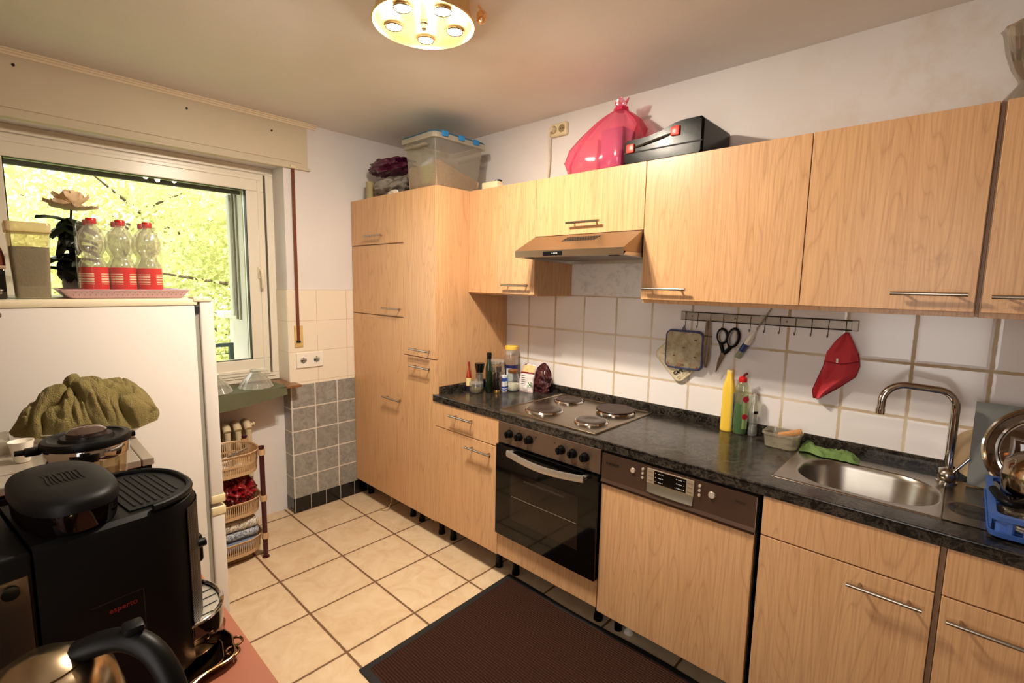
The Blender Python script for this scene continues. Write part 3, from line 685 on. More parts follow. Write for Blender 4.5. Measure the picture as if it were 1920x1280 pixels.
def holder(name, label, cx, cz, hw, rot, y, loc_top, mats, trimmat, loop=True):
    t = thing(name, label, 'pot holder', (cx, y, cz-hw))
    R = Matrix.Translation((cx, y, cz)) @ Matrix.Rotation(rot, 4, 'Y') @ Matrix.Rotation(PI/2, 4, 'X')
    L = rrect(0, 0, hw, hw, .025, 6)
    def lp(k, z): return [R @ Vector((p[0]*k, p[1]*k, z+.001*math.sin(p[0]*60))) for p in L]
    b = MB(); b.loft([lp(.985, -.0045), lp(1, -.003), lp(1, .003), lp(.985, .0045), lp(.6, .0055), lp(.01, .006)]); b.build('pad', mats, t, smooth=60)
    b = MB(); b.tube([R @ Vector((p[0], p[1], 0)) for p in L], .0062, 8, closed=True); b.build('binding', trimmat, t)
    b = MB(); top = Vector((cx, y, cz+hw)) if rot < .3 else Vector((cx, y, cz+hw*1.35))
    lt = Vector(loc_top)
    b.tube([top, lt+Vector((-.008, .002, -.02)), lt, lt+Vector((.009, -.002, -.02)), top+Vector((.006, 0, 0))], .0022, 6, smooth=1); b.build('loop', trimmat, t)
    return t
tt = NT('stained_cloth'); _n = tt.noise(tt.pos(), 24, 5, .65); _s = tt.add('ShaderNodeSeparateXYZ'); tt.link(tt.pos(), _s.inputs[0])
_c = tt.mix(tt.math('MULTIPLY_ADD', _n, 3, -1.1, clamp=True), (186, 178, 152), lin((150, 128, 92)))
_lo = tt.math('MULTIPLY', tt.math('MULTIPLY_ADD', _s.outputs[2], -22, 25.7, clamp=True), tt.math('MULTIPLY_ADD', tt.noise(tt.pos(), 30, 4), 8, -3.9, clamp=True))
_c = tt.mix(_lo, _c, lin((150, 74, 40))); tt.set(col=_c, rough=.85); tt.bump(tt.noise(tt.pos(), 50, 3), .4, .003); m_stain = tt.m
m_navy = plain('navy_trim', (18, 24, 76), .7, vary=((90, 94, 130), 120), bump=(200, .4))
tt = NT('printed_cloth'); _n = tt.noise(tt.pos(), 55, 5, .7, 1.0); tt.set(col=tt.mix(tt.math('MULTIPLY_ADD', _n, 9, -4.9, clamp=True), (226, 214, 186), lin((120, 100, 70))), rough=.8); tt.bump(_n, .3, .002); m_print = tt.m
p2 = holder('pot_holder', 'cream printed pot holder hanging diagonally behind the blue edged one', 2.068, 1.172, .092, math.radians(45), -.018, (2.084, -.030, 1.314), m_print, plain('cream_trim', (206, 192, 160), .8))
text('lettering', 'CAFE', .022, m_black, p2, (2.045, -.0255, 1.077), (.82, 0, .42), (-.42, 0, .82), bold=.0006)
text('lettering', 'Premium', .013, m_black, p2, (2.098, -.0255, 1.098), (.82, 0, .42), (-.42, 0, .82))
p1 = holder('pot_holder', 'square stained pot holder with a dark blue edge on the first hook', 2.091, 1.205, .087, 0, -.034, (2.084, -.035, 1.318), m_stain, m_navy)
for (dx, dz) in ((-.045, -.03), (.055, .05), (0, .01), (.056, -.03), (0, -.072)):
    MB().box(2.091+dx-.006, 2.091+dx+.006, -.0405, -.0392, 1.205+dz-.002, 1.205+dz+.002).build('stitch', plain('stitch_brown', (60, 34, 34), .7), p1, smooth=0)
# tongs
tg = thing('tongs', 'long steel kitchen tongs hanging between the pot holder and the scissors', 'tongs', (HX[2], -.038, 1.14))
b = MB()
for s_ in (-1, 1): b.loft([[(2.199+s_*.003+a, -.038+c, 1.350) for a, c in ((-.008, -.003), (.008, -.003), (.008, .002), (-.008, .002))], [(2.199+s_*.010+a, -.038+c, 1.25) for a, c in ((-.0055, -.004), (.0055, -.004), (.0055, .003), (-.0055, .003))],
        [(2.199+s_*.009+a, -.038+c, 1.175) for a, c in ((-.005, -.005), (.005, -.005), (.005, .004), (-.005, .004))], [(2.199+s_*.002+a, -.038+c, 1.135) for a, c in ((-.003, -.004), (.003, -.004), (.003, .003), (-.003, .003))]])
b.build('arms', m_steel, tg, smooth=30)
b = MB(); b.tube([(2.182, -.046, 1.280), (2.216, -.046, 1.278), (2.216, -.030, 1.278), (2.182, -.030, 1.280)], .0013, 6, closed=True); b.build('locking_ring', m_wire, tg)
# scissors
sc = thing('scissors', 'black handled kitchen scissors hanging open from two hooks', 'scissors', (2.28, -.034, 1.12))
def plate(poly, y0, y1): return MB().prism(poly, 'y', y0, y1)
def oval(cx, cz, rx, rz, rot, n=28): return [(cx+rx*math.cos(a)*math.cos(rot)-rz*math.sin(a)*math.sin(rot), cz+rx*math.cos(a)*math.sin(rot)+rz*math.sin(a)*math.cos(rot)) for a in [2*PI*i/n for i in range(n)]]
b = MB(); pv = (2.272, 1.212)
b.tube([(p[0], -.036, p[1]) for p in oval(2.264, 1.285, .021, .031, .05)], .0062, 10, closed=True)
b.tube([(2.256, -.036, 1.258), (2.264, -.036, 1.235), (2.270, -.036, 1.213)], [.009, .0085, .0075], 10, smooth=1); b.build('handle', m_black, sc)
b = MB(); b.tube([(p[0], -.040, p[1]) for p in oval(2.312, 1.282, .022, .040, -.18)], .0066, 10, closed=True)
b.tube([(2.305, -.040, 1.246), (2.293, -.040, 1.225), (2.276, -.040, 1.208)], [.0105, .0095, .0075], 10, smooth=1); b.build('handle', m_black, sc)
m_inlay = plain('grey_inlay', (140, 138, 134), .5)
b = MB(); b.tube([(p[0], -.0405, p[1]) for p in oval(2.264, 1.285, .0158, .0255, .05)], .0022, 8, closed=True); b.tube([(p[0], -.0445, p[1]) for p in oval(2.312, 1.282, .0165, .034, -.18)], .0022, 8, closed=True); b.build('grip_inlay', m_inlay, sc)
b = plate([(2.264, 1.222), (2.284, 1.214), (2.278, 1.19), (2.246, 1.120), (2.243, 1.122), (2.254, 1.175)], -.0385, -.0365); b.build('blade', m_steel, sc, smooth=0)
b = plate([(2.262, 1.214), (2.282, 1.220), (2.276, 1.185), (2.2475, 1.119), (2.250, 1.165)], -.0412, -.0392); b.build('blade', m_steel, sc, smooth=0)
MB().cyl((2.270, -.0405, 1.205), (2.270, -.0445, 1.205), .0042, n=14).build('pivot_screw', m_chrome, sc)
# squeeze bottle shaped brush with a long rod
sq = thing('bottle_brush', 'white and blue tube shaped thing with a long metal rod hanging tilted', 'tube', (2.35, -.038, 1.19))
ax0, ax1 = Vector((2.335, -.040, 1.198)), Vector((2.402, -.040, 1.325)); ax = (ax1-ax0).normalized(); Q = ax.to_track_quat('Z', 'Y').to_matrix().to_4x4(); TT = Matrix.Translation(ax0) @ Q
ln = (ax1-ax0).length
MB().lathe([(.001, 0), (.021, .001), (.024, .006), (.024, .035)], n=24, sy=.55, mtx=TT).build('bottom_band', plain('pale_green_print', (196, 204, 176), .4, vary=((70, 84, 60), 60)), sq)
MB().lathe([(.0241, .035), (.0243, .072)], n=24, sy=.55, mtx=TT, cap=False).build('label_band', plain('blue_print', (38, 74, 140), .4, vary=((20, 30, 60), 30)), sq)
MB().lathe([(.0242, .072), (.0235, .090), (.019, .112), (.010, .132), (.006, ln), (.001, ln+.002)], n=24, sy=.55, mtx=TT).build('tube_body', m_white, sq)
b = MB(); b.tube([TT @ Vector((.015*math.cos(a), -.0135, .088+.014*math.sin(a))) for a in [2*PI*i/20 for i in range(20)]], .0018, 6, closed=True); b.build('ring', m_white, sq)
b = MB(); b.tube([ax1-ax*.01, Vector((2.460, -.046, 1.424))], .0032, 10); b.build('rod', m_handle, sq)
# red cloth
def redcloth(u, v):
    # v 0 top (hook) .. 1 bottom
    xl = [(0, 2.716), (.12, 2.690), (.30, 2.664), (.5, 2.657), (.72, 2.640), (.88, 2.627), (1, 2.632)]
    xr = [(0, 2.728), (.12, 2.744), (.30, 2.764), (.5, 2.771), (.66, 2.762), (.86, 2.712), (1, 2.670)]
    def it(T):
        for (a, x0), (b_, x1) in zip(T, T[1:]):
            if v <= b_: return x0+(x1-x0)*(v-a)/(b_-a)
        return T[-1][1]
    a, c = it(xl), it(xr); z = 1.338-v*(.27)+.03*(v > .8)*(v-.8)/.2*abs(u-.35)
    zz = 1.338-.27*v*(1-.12*max(0, (u-.45)))
    y = -.028-.012*math.sin(u*PI)-.011*math.sin(u*9+v*3)*(.3+v)-.006*math.sin(v*14+u*5)*u-.012*(abs(noise.noise(Vector((u*3+v*1.5, v*3.4-u, 3))))-.2)
    return Vector((a+(c-a)*u, y, zz))
rc = thing('cloth', 'red microfibre cloth hanging from the last hook of the rail', 'cloth', (2.70, -.03, 1.07))
m_redc = plain('red_cloth', (212, 66, 76), .85, bump=(240, .4, .001), vary=((186, 50, 60), 10))
MB().grid(redcloth, 30, 40, .002).build('cloth_body', m_redc, rc, smooth=60)
b = MB(); b.grid(lambda u, v: redcloth(u, v*.42+.0)+Vector((0, -.009-.003*math.sin(u*7), -.006*math.sin(u*PI))), 30, 16, .002); b.build('folded_flap', m_redc, rc, smooth=60)
b = MB(); b.tube([redcloth(u/24, .42)+Vector((0, -.010-.003*math.sin(u/24*7), -.007*math.sin(u/24*PI))) for u in range(25)], .0016, 6); b.tube([redcloth(0, v/30) for v in range(8, 31)]+[redcloth(u/12, 1) for u in range(1, 13)]+[redcloth(1, 1-v/30) for v in range(1, 22)], .0015, 6)
b.build('hem', plain('dark_red_seam', (120, 18, 24), .8), rc)
b = MB(); b.box(2.700, 2.707, -.055, -.053, 1.222, 1.238, mtx=None); b.build('care_tag', m_white, rc)

# ------------------------------------------------------------------ spice bottles left of the hob
Z = .87
def lab(mb_r0, z0, z1, c, mat, parent, name='label_band', a0=-170, a1=-10, r=None, n=18, dz=0):
    """a label wrapped round part of a bottle"""
    b = MB(); L = []
    for z in (z0, z1): L.append([Vector((c[0]+mb_r0*math.cos(math.radians(a0+(a1-a0)*i/n)), c[1]+mb_r0*math.sin(math.radians(a0+(a1-a0)*i/n)), c[2]+z)) for i in range(n+1)])
    b.loft(L, cap=False, close=False); o = b.build(name, mat, parent); return o
m_glass = clear('clear_glass', (232, 236, 230), .10, .02, .8, .04); m_pet = clear('clear_plastic', (236, 236, 230), .12, .08, .7, .09)
m_milky = clear('milky_plastic', (236, 232, 220), .06, .12, .5, .17, (226, 220, 204))
c = (.932, -.352, Z); t = thing('hot_sauce_bottle', 'small slim red sauce bottle at the left end by the tall cabinet', 'bottle', c)
MB().lathe([(.0145, 0), (.0165, .003), (.0165, .075), (.012, .1), (.0062, .125), (.0055, .15)], c, 24).build('bottle_body', plain('chilli_red', (150, 42, 14), .12, coat=.4), t)
MB().lathe([(.0068, .148), (.0068, .165), (.005, .168), (.001, .168)], c, 16).build('cap', plain('cap_red', (132, 26, 14), .3), t)
lab(.0168, .026, .072, c, plain('label_yellow', (226, 196, 60), .5, vary=((220, 214, 190), 60)), t, a0=-150, a1=60)
MB().lathe([(.0146, .0), (.0167, .003), (.0167, .022)], c, 24, cap=False).build('dark_foot_band', plain('violet_dark', (40, 24, 60), .4), t)
c = (.975, -.305, Z); t = thing('spice_grinder', 'spice grinder with a flared black top behind the round glass jar', 'grinder', c)
MB().lathe([(.023, 0), (.0245, .003), (.0245, .055), (.022, .06), (.022, .11)], c, 28).build('glass_body', m_glass, t)
MB().lathe([(.020, .004), (.020, .095), (.001, .097)], c, 20).build('contents', plain('spice_brown', (92, 66, 48), .8, bump=(300, .8, .003)), t)
MB().lathe([(.022, .105), (.024, .118), (.030, .150), (.030, .158), (.027, .1605), (.001, .1605)], c, 28).build('grinder_top', m_blackg, t)
lab(.0249, .012, .052, c, plain('label_dark_blue', (34, 38, 62), .5, vary=((120, 130, 160), 80)), t, a0=-170, a1=20)
c = (1.018, -.372, Z); t = thing('glass_jar', 'small round clear glass jar with a knobbed lid, nearest the edge', 'jar', c)
MB().lathe([(.001, .001), (.036, .001), (.039, .005), (.039, .05), (.037, .053)], c, 36, cap=False).build('glass_body', m_glass, t)
MB().lathe([(.001, .0065), (.0345, .0065), (.036, .009), (.036, .026), (.001, .028)], c, 30).build('contents', plain('herb_brown', (92, 76, 54), .85, bump=(260, .8, .003), vary=((150, 128, 90), 90)), t)
MB().lathe([(.040, .053), (.0405, .058), (.038, .062), (.010, .066), (.004, .068), (.0065, .074), (.0065, .080), (.001, .083)], c, 36).build('lid', clear('lid_glass', (236, 232, 222), .12, .04, .6, .10), t)
c = (1.068, -.318, Z); t = thing('oil_bottle', 'tall dark green oil bottle with a black cap, tallest in the front group', 'bottle', c)
MB().lathe([(.001, .001), (.018, .001), (.0205, .005), (.0205, .145), (.017, .165), (.0125, .185), (.0115, .205)], c, 28, cap=False).build('bottle_body', plain('dark_green_glass', (18, 34, 16), .06, coat=.6), t)
MB().lathe([(.0135, .198), (.0135, .232), (.012, .2345), (.001, .2345)], c, 24).build('cap', m_black, t)
c = (.985, -.175, Z); t = thing('clip_top_jar', 'wide clip top preserving jar behind the oil bottle', 'jar', c)
MB().lathe([(.001, .001), (.052, .001), (.055, .006), (.055, .125), (.047, .14), (.044, .15)], c, 36, cap=False).build('glass_body', m_glass, t)
MB().lathe([(.001, .003), (.0505, .003), (.052, .007), (.052, .085), (.001, .09)], c, 30).build('contents', plain('nut_brown', (150, 112, 70), .85, bump=(120, .8, .004)), t)
MB().lathe([(.048, .150), (.050, .156), (.050, .163), (.044, .168), (.001, .169)], c, 36).build('lid', clear('jar_lid', (226, 226, 220), .2, .05, .6, .15), t)
b = MB(); b.tube([(c[0]+.049*math.cos(a), c[1]+.049*math.sin(a), Z+.147) for a in [2*PI*i/30 for i in range(30)]], .0018, 6, closed=True)
b.tube([(c[0]+.048, c[1]-.02, Z+.15), (c[0]+.062, c[1]-.025, Z+.165), (c[0]+.060, c[1]-.025, Z+.125), (c[0]+.052, c[1]-.02, Z+.115)], .002, 6, smooth=1); b.build('wire_clip', m_chrome, t)
c = (1.092, -.262, Z); t = thing('spice_grinder', 'spice grinder with red and orange contents right of the oil bottle', 'grinder', c)
MB().lathe([(.018, 0), (.0195, .004), (.0195, .095), (.014, .11), (.014, .125)], c, 24).build('glass_body', m_glass, t)
MB().lathe([(.017, .004), (.0178, .03), (.0178, .09), (.001, .092)], c, 20).build('contents', plain('chilli_mix', (176, 60, 30), .8, bump=(200, .9, .004), vary=((60, 30, 24), 90)), t)
MB().lathe([(.015, .120), (.016, .148), (.012, .152), (.001, .152)], c, 20).build('grinder_top', plain('smoky_top', (70, 60, 54), .2), t)
c = (1.113, -.298, Z); t = thing('sauce_bottle', 'narrow dark sauce bottle standing on its gold cap', 'bottle', c)
MB().lathe([(.001, .018), (.013, .018), (.0155, .024), (.0155, .118), (.014, .122), (.001, .123)], c, 24).build('bottle_body', plain('soy_black', (16, 10, 10), .08, coat=.5), t)
MB().lathe([(.017, 0), (.0175, .002), (.0175, .018), (.0165, .0195), (.001, .0195)], c, 24).build('cap', plain('gold_cap', (188, 150, 84), .3, 1.0), t)
c = (1.106, -.232, Z); t = thing('salt_carton', 'small blue and white carton wedged between the bottles', 'carton', c)
MB().box(c[0]-.014, c[0]+.014, c[1]-.014, c[1]+.014, Z, Z+.098, .0015).build('box_body', plain('carton_white', (226, 228, 236), .5), t, smooth=0)
for z0, z1 in ((.062, .082), (.022, .032), (.008, .016)): MB().box(c[0]-.0143, c[0]+.0143, c[1]-.0146, c[1]+.0143, Z+z0, Z+z1).build('blue_band', plain('band_blue', (36, 76, 170), .5), t, smooth=0)
c = (1.022, -.082, Z); t = thing('cocoa_jar', 'big plastic jar with a yellow lid and dark blue label in the corner', 'jar', c)
MB().lathe([(.001, .001), (.038, .001), (.042, .008), (.042, .13), (.0435, .155), (.0435, .2), (.038, .222), (.035, .228)], c, 36, cap=False).build('jar_body', m_pet, t)
MB().lathe([(.001, .004), (.037, .004), (.0405, .01), (.0405, .13), (.042, .155), (.042, .185), (.001, .190)], c, 30).build('contents', plain('cocoa_powder', (166, 122, 84), .9, bump=(200, .3, .002)), t)
MB().lathe([(.040, .226), (.041, .229), (.041, .247), (.038, .250), (.001, .2505)], c, 36).build('lid', plain('lid_yellow', (240, 204, 84), .4), t)
o = lab(.0433, .012, .135, c, plain('label_navy', (30, 34, 84), .45), t, a0=-180, a1=80)
lab(.0440, .035, .115, c, plain('label_cup', (232, 234, 236), .45, vary=((190, 200, 214), 40)), t, 'cup_picture', a0=-88, a1=-40, n=8)
c = (1.128, -.178, Z); t = thing('sugar_jar', 'round bellied glass jar with white grains and a brown lid', 'jar', c)
MB().lathe([(.001, .001), (.030, .001), (.036, .008), (.038, .03), (.037, .06), (.035, .085), (.028, .105), (.027, .112)], c, 36, cap=False).build('jar_body', m_glass, t)
MB().lathe([(.001, .003), (.029, .003), (.0345, .009), (.0363, .03), (.034, .046), (.001, .042)], c, 30).build('contents', plain('sugar_white', (240, 232, 214), .8, bump=(400, .4, .001)), t)
MB().lathe([(.029, .108), (.0305, .111), (.0305, .124), (.028, .127), (.001, .1275)], c, 36).build('lid', plain('lid_bronze', (140, 92, 50), .35, .5), t)
lab(.0383, .022, .036, c, m_black, t, 'small_mark', a0=-105, a1=-95, n=4)
# food bags
def bag(name, label, cat, c, w_, h_, d_, mat, bands=(), seed=1, rz=0, lean=0, amp=.01, shear=0, roundt=0):
    t = thing(name, label, cat, c, rz)
    def f(side):
        def g(u, v):
            x = (u-.5)*w_*(1-.10*v**3)+shear*v*v*h_; z = v*h_*(1-roundt*(2*u-1)**2*v)
            bulge = d_/2*(math.sin(PI*min(1, max(0, u)))**.45)*(1-v**4)*(.6+.4*min(1, v*5))
            y = side*(bulge+.001)+amp*fbm(u*3+seed, v*4, side, 1.0)*(1 if 0 < u < 1 else .4)+lean*z
            return Vector((x+amp*.6*fbm(v*4, seed, 0)*(1), y, max(0, z+amp*.5*fbm(u*5, seed+3, 0)*v)))
        return g
    b = MB(); b.grid(f(-1), 26, 32); b.grid(f(1), 26, 32); bmesh.ops.remove_doubles(b.bm, verts=b.bm.verts, dist=.0035); b.build('bag_body', mat, t, local=True, smooth=60)
    for (z0, z1, u0, u1, nm, m_) in bands:
        b = MB(); b.grid(lambda u, v: f(-1)(u0+(u1-u0)*u, z0+(z1-z0)*v)+Vector((0, -.0012, 0)), 20, 12); b.build(nm, m_, t, local=True, smooth=60)
    return t
m_foil = plain('bag_pink_white', (220, 196, 196), .3, coat=.3); m_bagred = plain('bag_dark_red', (84, 22, 30), .18, coat=.6, vary=((40, 26, 26), 14), bump=(30, .7, .01))
fb = bag('pasta_bag', 'upright food bag with a white label and dried contents showing', 'bag', (1.192, -.135, Z), .098, .165, .05, m_foil,
    [(.04, .66, .03, .97, 'white_label', plain('bag_label', (236, 228, 226), .4)), (.66, .72, .02, .98, 'red_stripe', plain('stripe_red', (120, 20, 26), .4)), (.72, .96, .06, .94, 'window', plain('pasta_window', (214, 168, 110), .25, coat=.5, vary=((246, 214, 160), 60), bump=(70, .7, .004))), (.18, .36, .72, .95, 'green_patch', plain('patch_green', (50, 112, 50), .4))], 4, math.radians(10), .12, .006, .10, .06)
for k in range(5): MB().box(-.012, .014, -.0335+.0005*k, -.0325+.0005*k, .05+.012*k, .053+.012*k).build('print_line', m_black, fb, local=True, smooth=0)
bag('snack_bag', 'crumpled dark red food bag leaning behind the white labelled bag', 'bag', (1.262, -.082, Z), .125, .175, .06, m_bagred, (), 9, math.radians(4), .02, .016, .10, .38)

# ------------------------------------------------------------------ right of the hob
c = (2.318, -.062, Z); t = thing('scouring_bottle', 'flat yellow scouring cream bottle, leftmost by the sink', 'bottle', c)
def flatb(prof, rx0, ry0, c, n=30, p=3.2):
    L = []
    for (k, kz, z) in prof:
        row = []
        for i in range(n):
            a = 2*PI*i/n; ca, sa = math.cos(a), math.sin(a); e = (abs(ca)**p+abs(sa)**p)**(-1/p)
            row.append(Vector((c[0]+rx0*k*e*ca, c[1]+ry0*kz*e*sa, c[2]+z)))
        L.append(row)
    return L
b = MB(); b.loft(flatb([(.9, .9, 0), (.98, .98, .003), (1, 1, .01), (.98, 1, .1), (.96, 1, .19), (.80, .96, .215), (.55, .75, .238), (.48, .62, .25), (.46, .6, .262)], .0265, .021, c)); b.build('bottle_body', plain('bottle_yellow', (240, 200, 70), .32), t, smooth=60)
b = MB(); b.loft(flatb([(.5, .62, .262), (.5, .62, .270), (.42, .5, .273)], .0265, .021, c)); b.build('cap_stub', plain('cap_stub_cream', (226, 196, 120), .4), t, smooth=50)
b = MB(); b.box(c[0]+.0245, c[0]+.0272, c[1]-.016, c[1]+.016, Z+.018, Z+.175, .001); b.build('label_band', plain('label_blue', (110, 150, 176), .4, vary=((40, 50, 40), 70)), t, smooth=0)
b = MB(); b.box(c[0]+.0250, c[0]+.0278, c[1]-.013, c[1]+.013, Z+.06, Z+.082, .001); b.box(c[0]+.0250, c[0]+.0278, c[1]-.013, c[1]+.013, Z+.022, Z+.034, .001); b.box(c[0]+.0250, c[0]+.0278, c[1]-.013, c[1]+.013, Z+.115, Z+.135, .001); b.build('label_print', m_black, t, smooth=0)
c = (2.374, -.068, Z); t = thing('dish_soap_bottle', 'clear dish soap bottle half full of green liquid with a red cap', 'bottle', c)
b = MB(); b.loft(flatb([(.85, .85, .001), (1, 1, .008), (1, 1, .19), (.9, .92, .212), (.6, .72, .228), (.42, .5, .232)], .028, .021, c, p=2.4), cap=False); b.build('bottle_body', clear('soap_plastic', (232, 236, 220), .08, .05, .6, .10, (206, 206, 180)), t, smooth=60)
b = MB(); b.loft(flatb([(.82, .82, .003), (.95, .95, .010), (.95, .95, .135), (.02, .02, .1355)], .028, .021, c, p=2.4)); b.build('green_liquid', plain('soap_green', (24, 122, 40), .1, coat=.4, trans=.25), t, smooth=60)
MB().lathe([(.0165, .230), (.0175, .234), (.0165, .246), (.010, .252), (.001, .252)], c, 24).build('cap', m_red, t)
MB().tube([(c[0], c[1], Z+.25), (c[0]+.006, c[1], Z+.262), (c[0]+.016, c[1]-.002, Z+.268)], .0052, 10).build('spout', plain('spout_dark_red', (96, 14, 20), .3), t)
lab_m = plain('label_lime', (150, 200, 60), .4, vary=((226, 232, 210), 40))
b = MB(); L = []
for z in (.028, .175): L.append([Vector((c[0]+.0288*math.cos(a), c[1]+.0218*math.sin(a), Z+z)) for a in [math.radians(-62+60*i/12) for i in range(13)]])
b.loft(L, cap=False, close=False); b.build('label_band', lab_m, t)
b = MB(); b.cyl((c[0]+.0215, c[1]-.0165, Z+.158), (c[0]+.0235, c[1]-.0185, Z+.158), .013, n=20); b.cyl((c[0]+.0215, c[1]-.0165, Z+.082), (c[0]+.0235, c[1]-.0185, Z+.082), .012, n=20); b.build('red_print', plain('print_red', (176, 26, 50), .4), t)
c = (2.421, -.052, Z); t = thing('pump_bottle', 'small clear plastic bottle with a narrow neck beside the green soap', 'bottle', c)
MB().lathe([(.001, .001), (.0165, .001), (.0185, .006), (.0185, .03), (.0165, .045), (.0175, .07), (.019, .1), (.0165, .12), (.0125, .135), (.0115, .172), (.0105, .176)], c, 28, cap=False).build('bottle_body', m_pet, t)
MB().lathe([(.001, .003), (.0155, .003), (.0172, .007), (.0172, .028), (.0155, .044), (.001, .045)], c, 24).build('liquid', clear('clear_liquid', (214, 222, 218), .1, .03, .3, .1), t)
MB().lathe([(.0122, .138), (.0122, .168), (.008, .176), (.006, .182), (.001, .182)], c, 20).build('neck_cap', clear('neck_plastic', (236, 232, 220), .1, .1, .4, .25), t)
lab(.0192, .098, .110, c, m_black, t, 'label_band', a0=-70, a1=-15, n=8)
# plastic tub with a sponge
c = (2.556, -.122, Z); t = thing('plastic_tub', 'milky open plastic food tub beside the sink', 'tub', c)
def rl_(hx_, hy_, r_, z): return [(c[0]+p[0], c[1]+p[1], c[2]+z) for p in rrect(0, 0, hx_, hy_, r_, 6)]
b = MB(); b.loft([rl_(.05, .043, .02, .001), rl_(.055, .048, .02, .004), rl_(.061, .053, .022, .052), rl_(.066, .058, .024, .054), rl_(.066, .058, .024, .062), rl_(.063, .055, .022, .063), rl_(.060, .052, .021, .055), rl_(.053, .046, .018, .005), rl_(.04, .035, .015, .003)], cap=False)
b.bm.faces.new([b.bm.verts.new(p) for p in rl_(.05, .043, .02, .0015)]); b.build('tub_body', m_milky, t, smooth=50)
M4 = Matrix.Translation((2.580, -.118, Z+.058)) @ Matrix.Rotation(math.radians(14), 4, 'Z') @ Matrix.Rotation(math.radians(-20), 4, 'Y')
tag(MB().box(-.043, .043, -.016, .016, -.009, .009, .004, 3, mtx=M4).build('sponge', plain('sponge_brown', (196, 142, 90), .9, bump=(180, .7, .003))), 'light brown sponge lying tilted in the plastic tub', 'sponge')
def gcloth(u, v):
    w_ = .095*(1-.15*u)*(1-.12*math.sin(u*13))
    x = 2.618+.195*u+.010*(v-.5); y = -.105-.020*u-w_*(v-.5)*1.0+.006*math.sin(u*9)
    rr = 1-abs(noise.noise(Vector((u*5+v, v*3, 2.2))))*2.6
    edge = min(1, 7*min(u, 1-u, v, 1-v)+.05)
    z = Z+.0058+(.012+.012*max(0, rr))*edge+.020*math.exp(-(u/.16)**2)*edge+.004*noise.noise(Vector((u*22, v*12, 1)))*edge
    return Vector((x+.005*fbm(u*6, v*6, 5), y+.006*fbm(u*7, v*3, 8), z))
o = MB().grid(gcloth, 44, 26, .002).build('cleaning_cloth', plain('green_cloth', (112, 136, 76), .85, bump=(260, .5, .001), vary=((88, 120, 60), 12)), smooth=60)
tag(o, 'crumpled green cleaning cloth behind the sink bowl', 'cloth')

# ------------------------------------------------------------------ right end: boards, lid, rack, pot
mtx = Matrix.Translation((3.085, -.030, .8746)) @ Matrix.Rotation(math.radians(5), 4, 'X')
tag(MB().cyl((.08, .0, .088), (.08, .012, .088), .088, n=48).build('wooden_board', plain('board_wood', (214, 184, 144), .55, vary=((192, 158, 116), 8))), '', 'board')
ob = bpy.data.objects['wooden_board']; ob.location = (3.136, -.048, .8755); ob.rotation_euler = (math.radians(-7), 0, 0); ob['label'] = 'round pale wooden board leaning on the tiles behind the tap'; ob['category'] = 'board'
mtx = Matrix.Translation((3.100, -.118, .8762)) @ Matrix.Rotation(math.radians(-13), 4, 'X')
tag(MB().box(0, .36, -.003, .003, 0, .275, .001, mtx=mtx).build('cutting_board', plain('board_grey', (98, 100, 97), .45, bump=(70, .15, .001), vary=((118, 119, 114), 30)), smooth=0), 'rectangular grey cutting board leaning against the tiles', 'cutting board')
mtx = Matrix.Translation((3.268, -.155, .8745)) @ Matrix.Rotation(math.radians(78), 4, 'X') @ Matrix.Translation((0, .145, 0))
t = thing('pan_lid', 'large glass pan lid with a steel rim standing in the dish rack', 'pan lid', (3.268, -.155, .8745))
b = MB(); b.lathe([(.142, -.006), (.146, -.002), (.146, .004), (.141, .007), (.134, .006), (.134, -.004)], n=56, mtx=mtx); b.build('rim', m_chrome, t)
b = MB(); b.lathe([(.134, .003), (.12, .008), (.10, .012), (.06, .022), (.001, .027)], n=56, mtx=mtx, cap=False); b.build('glass_dome', clear('smoky_glass', (150, 122, 96), .10, .03, .6, .12, (110, 84, 62)), t)
b = MB(); b.lathe([(.112, .0095), (.115, .013), (.109, .014), (.106, .0115)], n=56, mtx=mtx); b.build('inner_ring', m_chrome, t)
b = MB(); b.lathe([(.010, .026), (.010, .04), (.024, .046), (.024, .054), (.001, .056)], n=28, mtx=mtx); b.build('knob', m_black, t)
dk = thing('dish_rack', 'blue plastic dish rack on the drainer, cut by the right edge', 'dish rack', (3.33, -.35, .8735))
m_blue = plain('rack_blue', (62, 98, 172), .4)
x0, x1, y0, y1 = 3.145, 3.53, -.530, -.165; zb, zt_ = .8745, .935
b = MB(); def_o = rrect((x0+x1)/2, (y0+y1)/2, (x1-x0)/2, (y1-y0)/2, .02, 5)
cxr, cyr = (x0+x1)/2, (y0+y1)/2
def RL(d, z): return [(p[0], p[1], z) for p in rrect(cxr, cyr, (x1-x0)/2+d, (y1-y0)/2+d, .022, 5)]
b.loft([RL(-.008, zb), RL(.002, zb+.004), RL(.006, zb+.018), RL(.002, zb+.018), RL(-.002, zb+.006), RL(-.01, zb+.004)], cap=False); b.bm.faces.new([b.bm.verts.new(p) for p in RL(-.009, zb+.003)]); b.build('drip_tray', m_blue, dk, smooth=40)
b = MB(); b.loft([RL(-.006, zt_-.012), RL(.004, zt_-.012), RL(.006, zt_), RL(-.010, zt_+.001), RL(-.010, zt_-.010), RL(-.006, zt_-.012)], cap=False); b.build('rim', m_blue, dk, smooth=40)
b = MB()
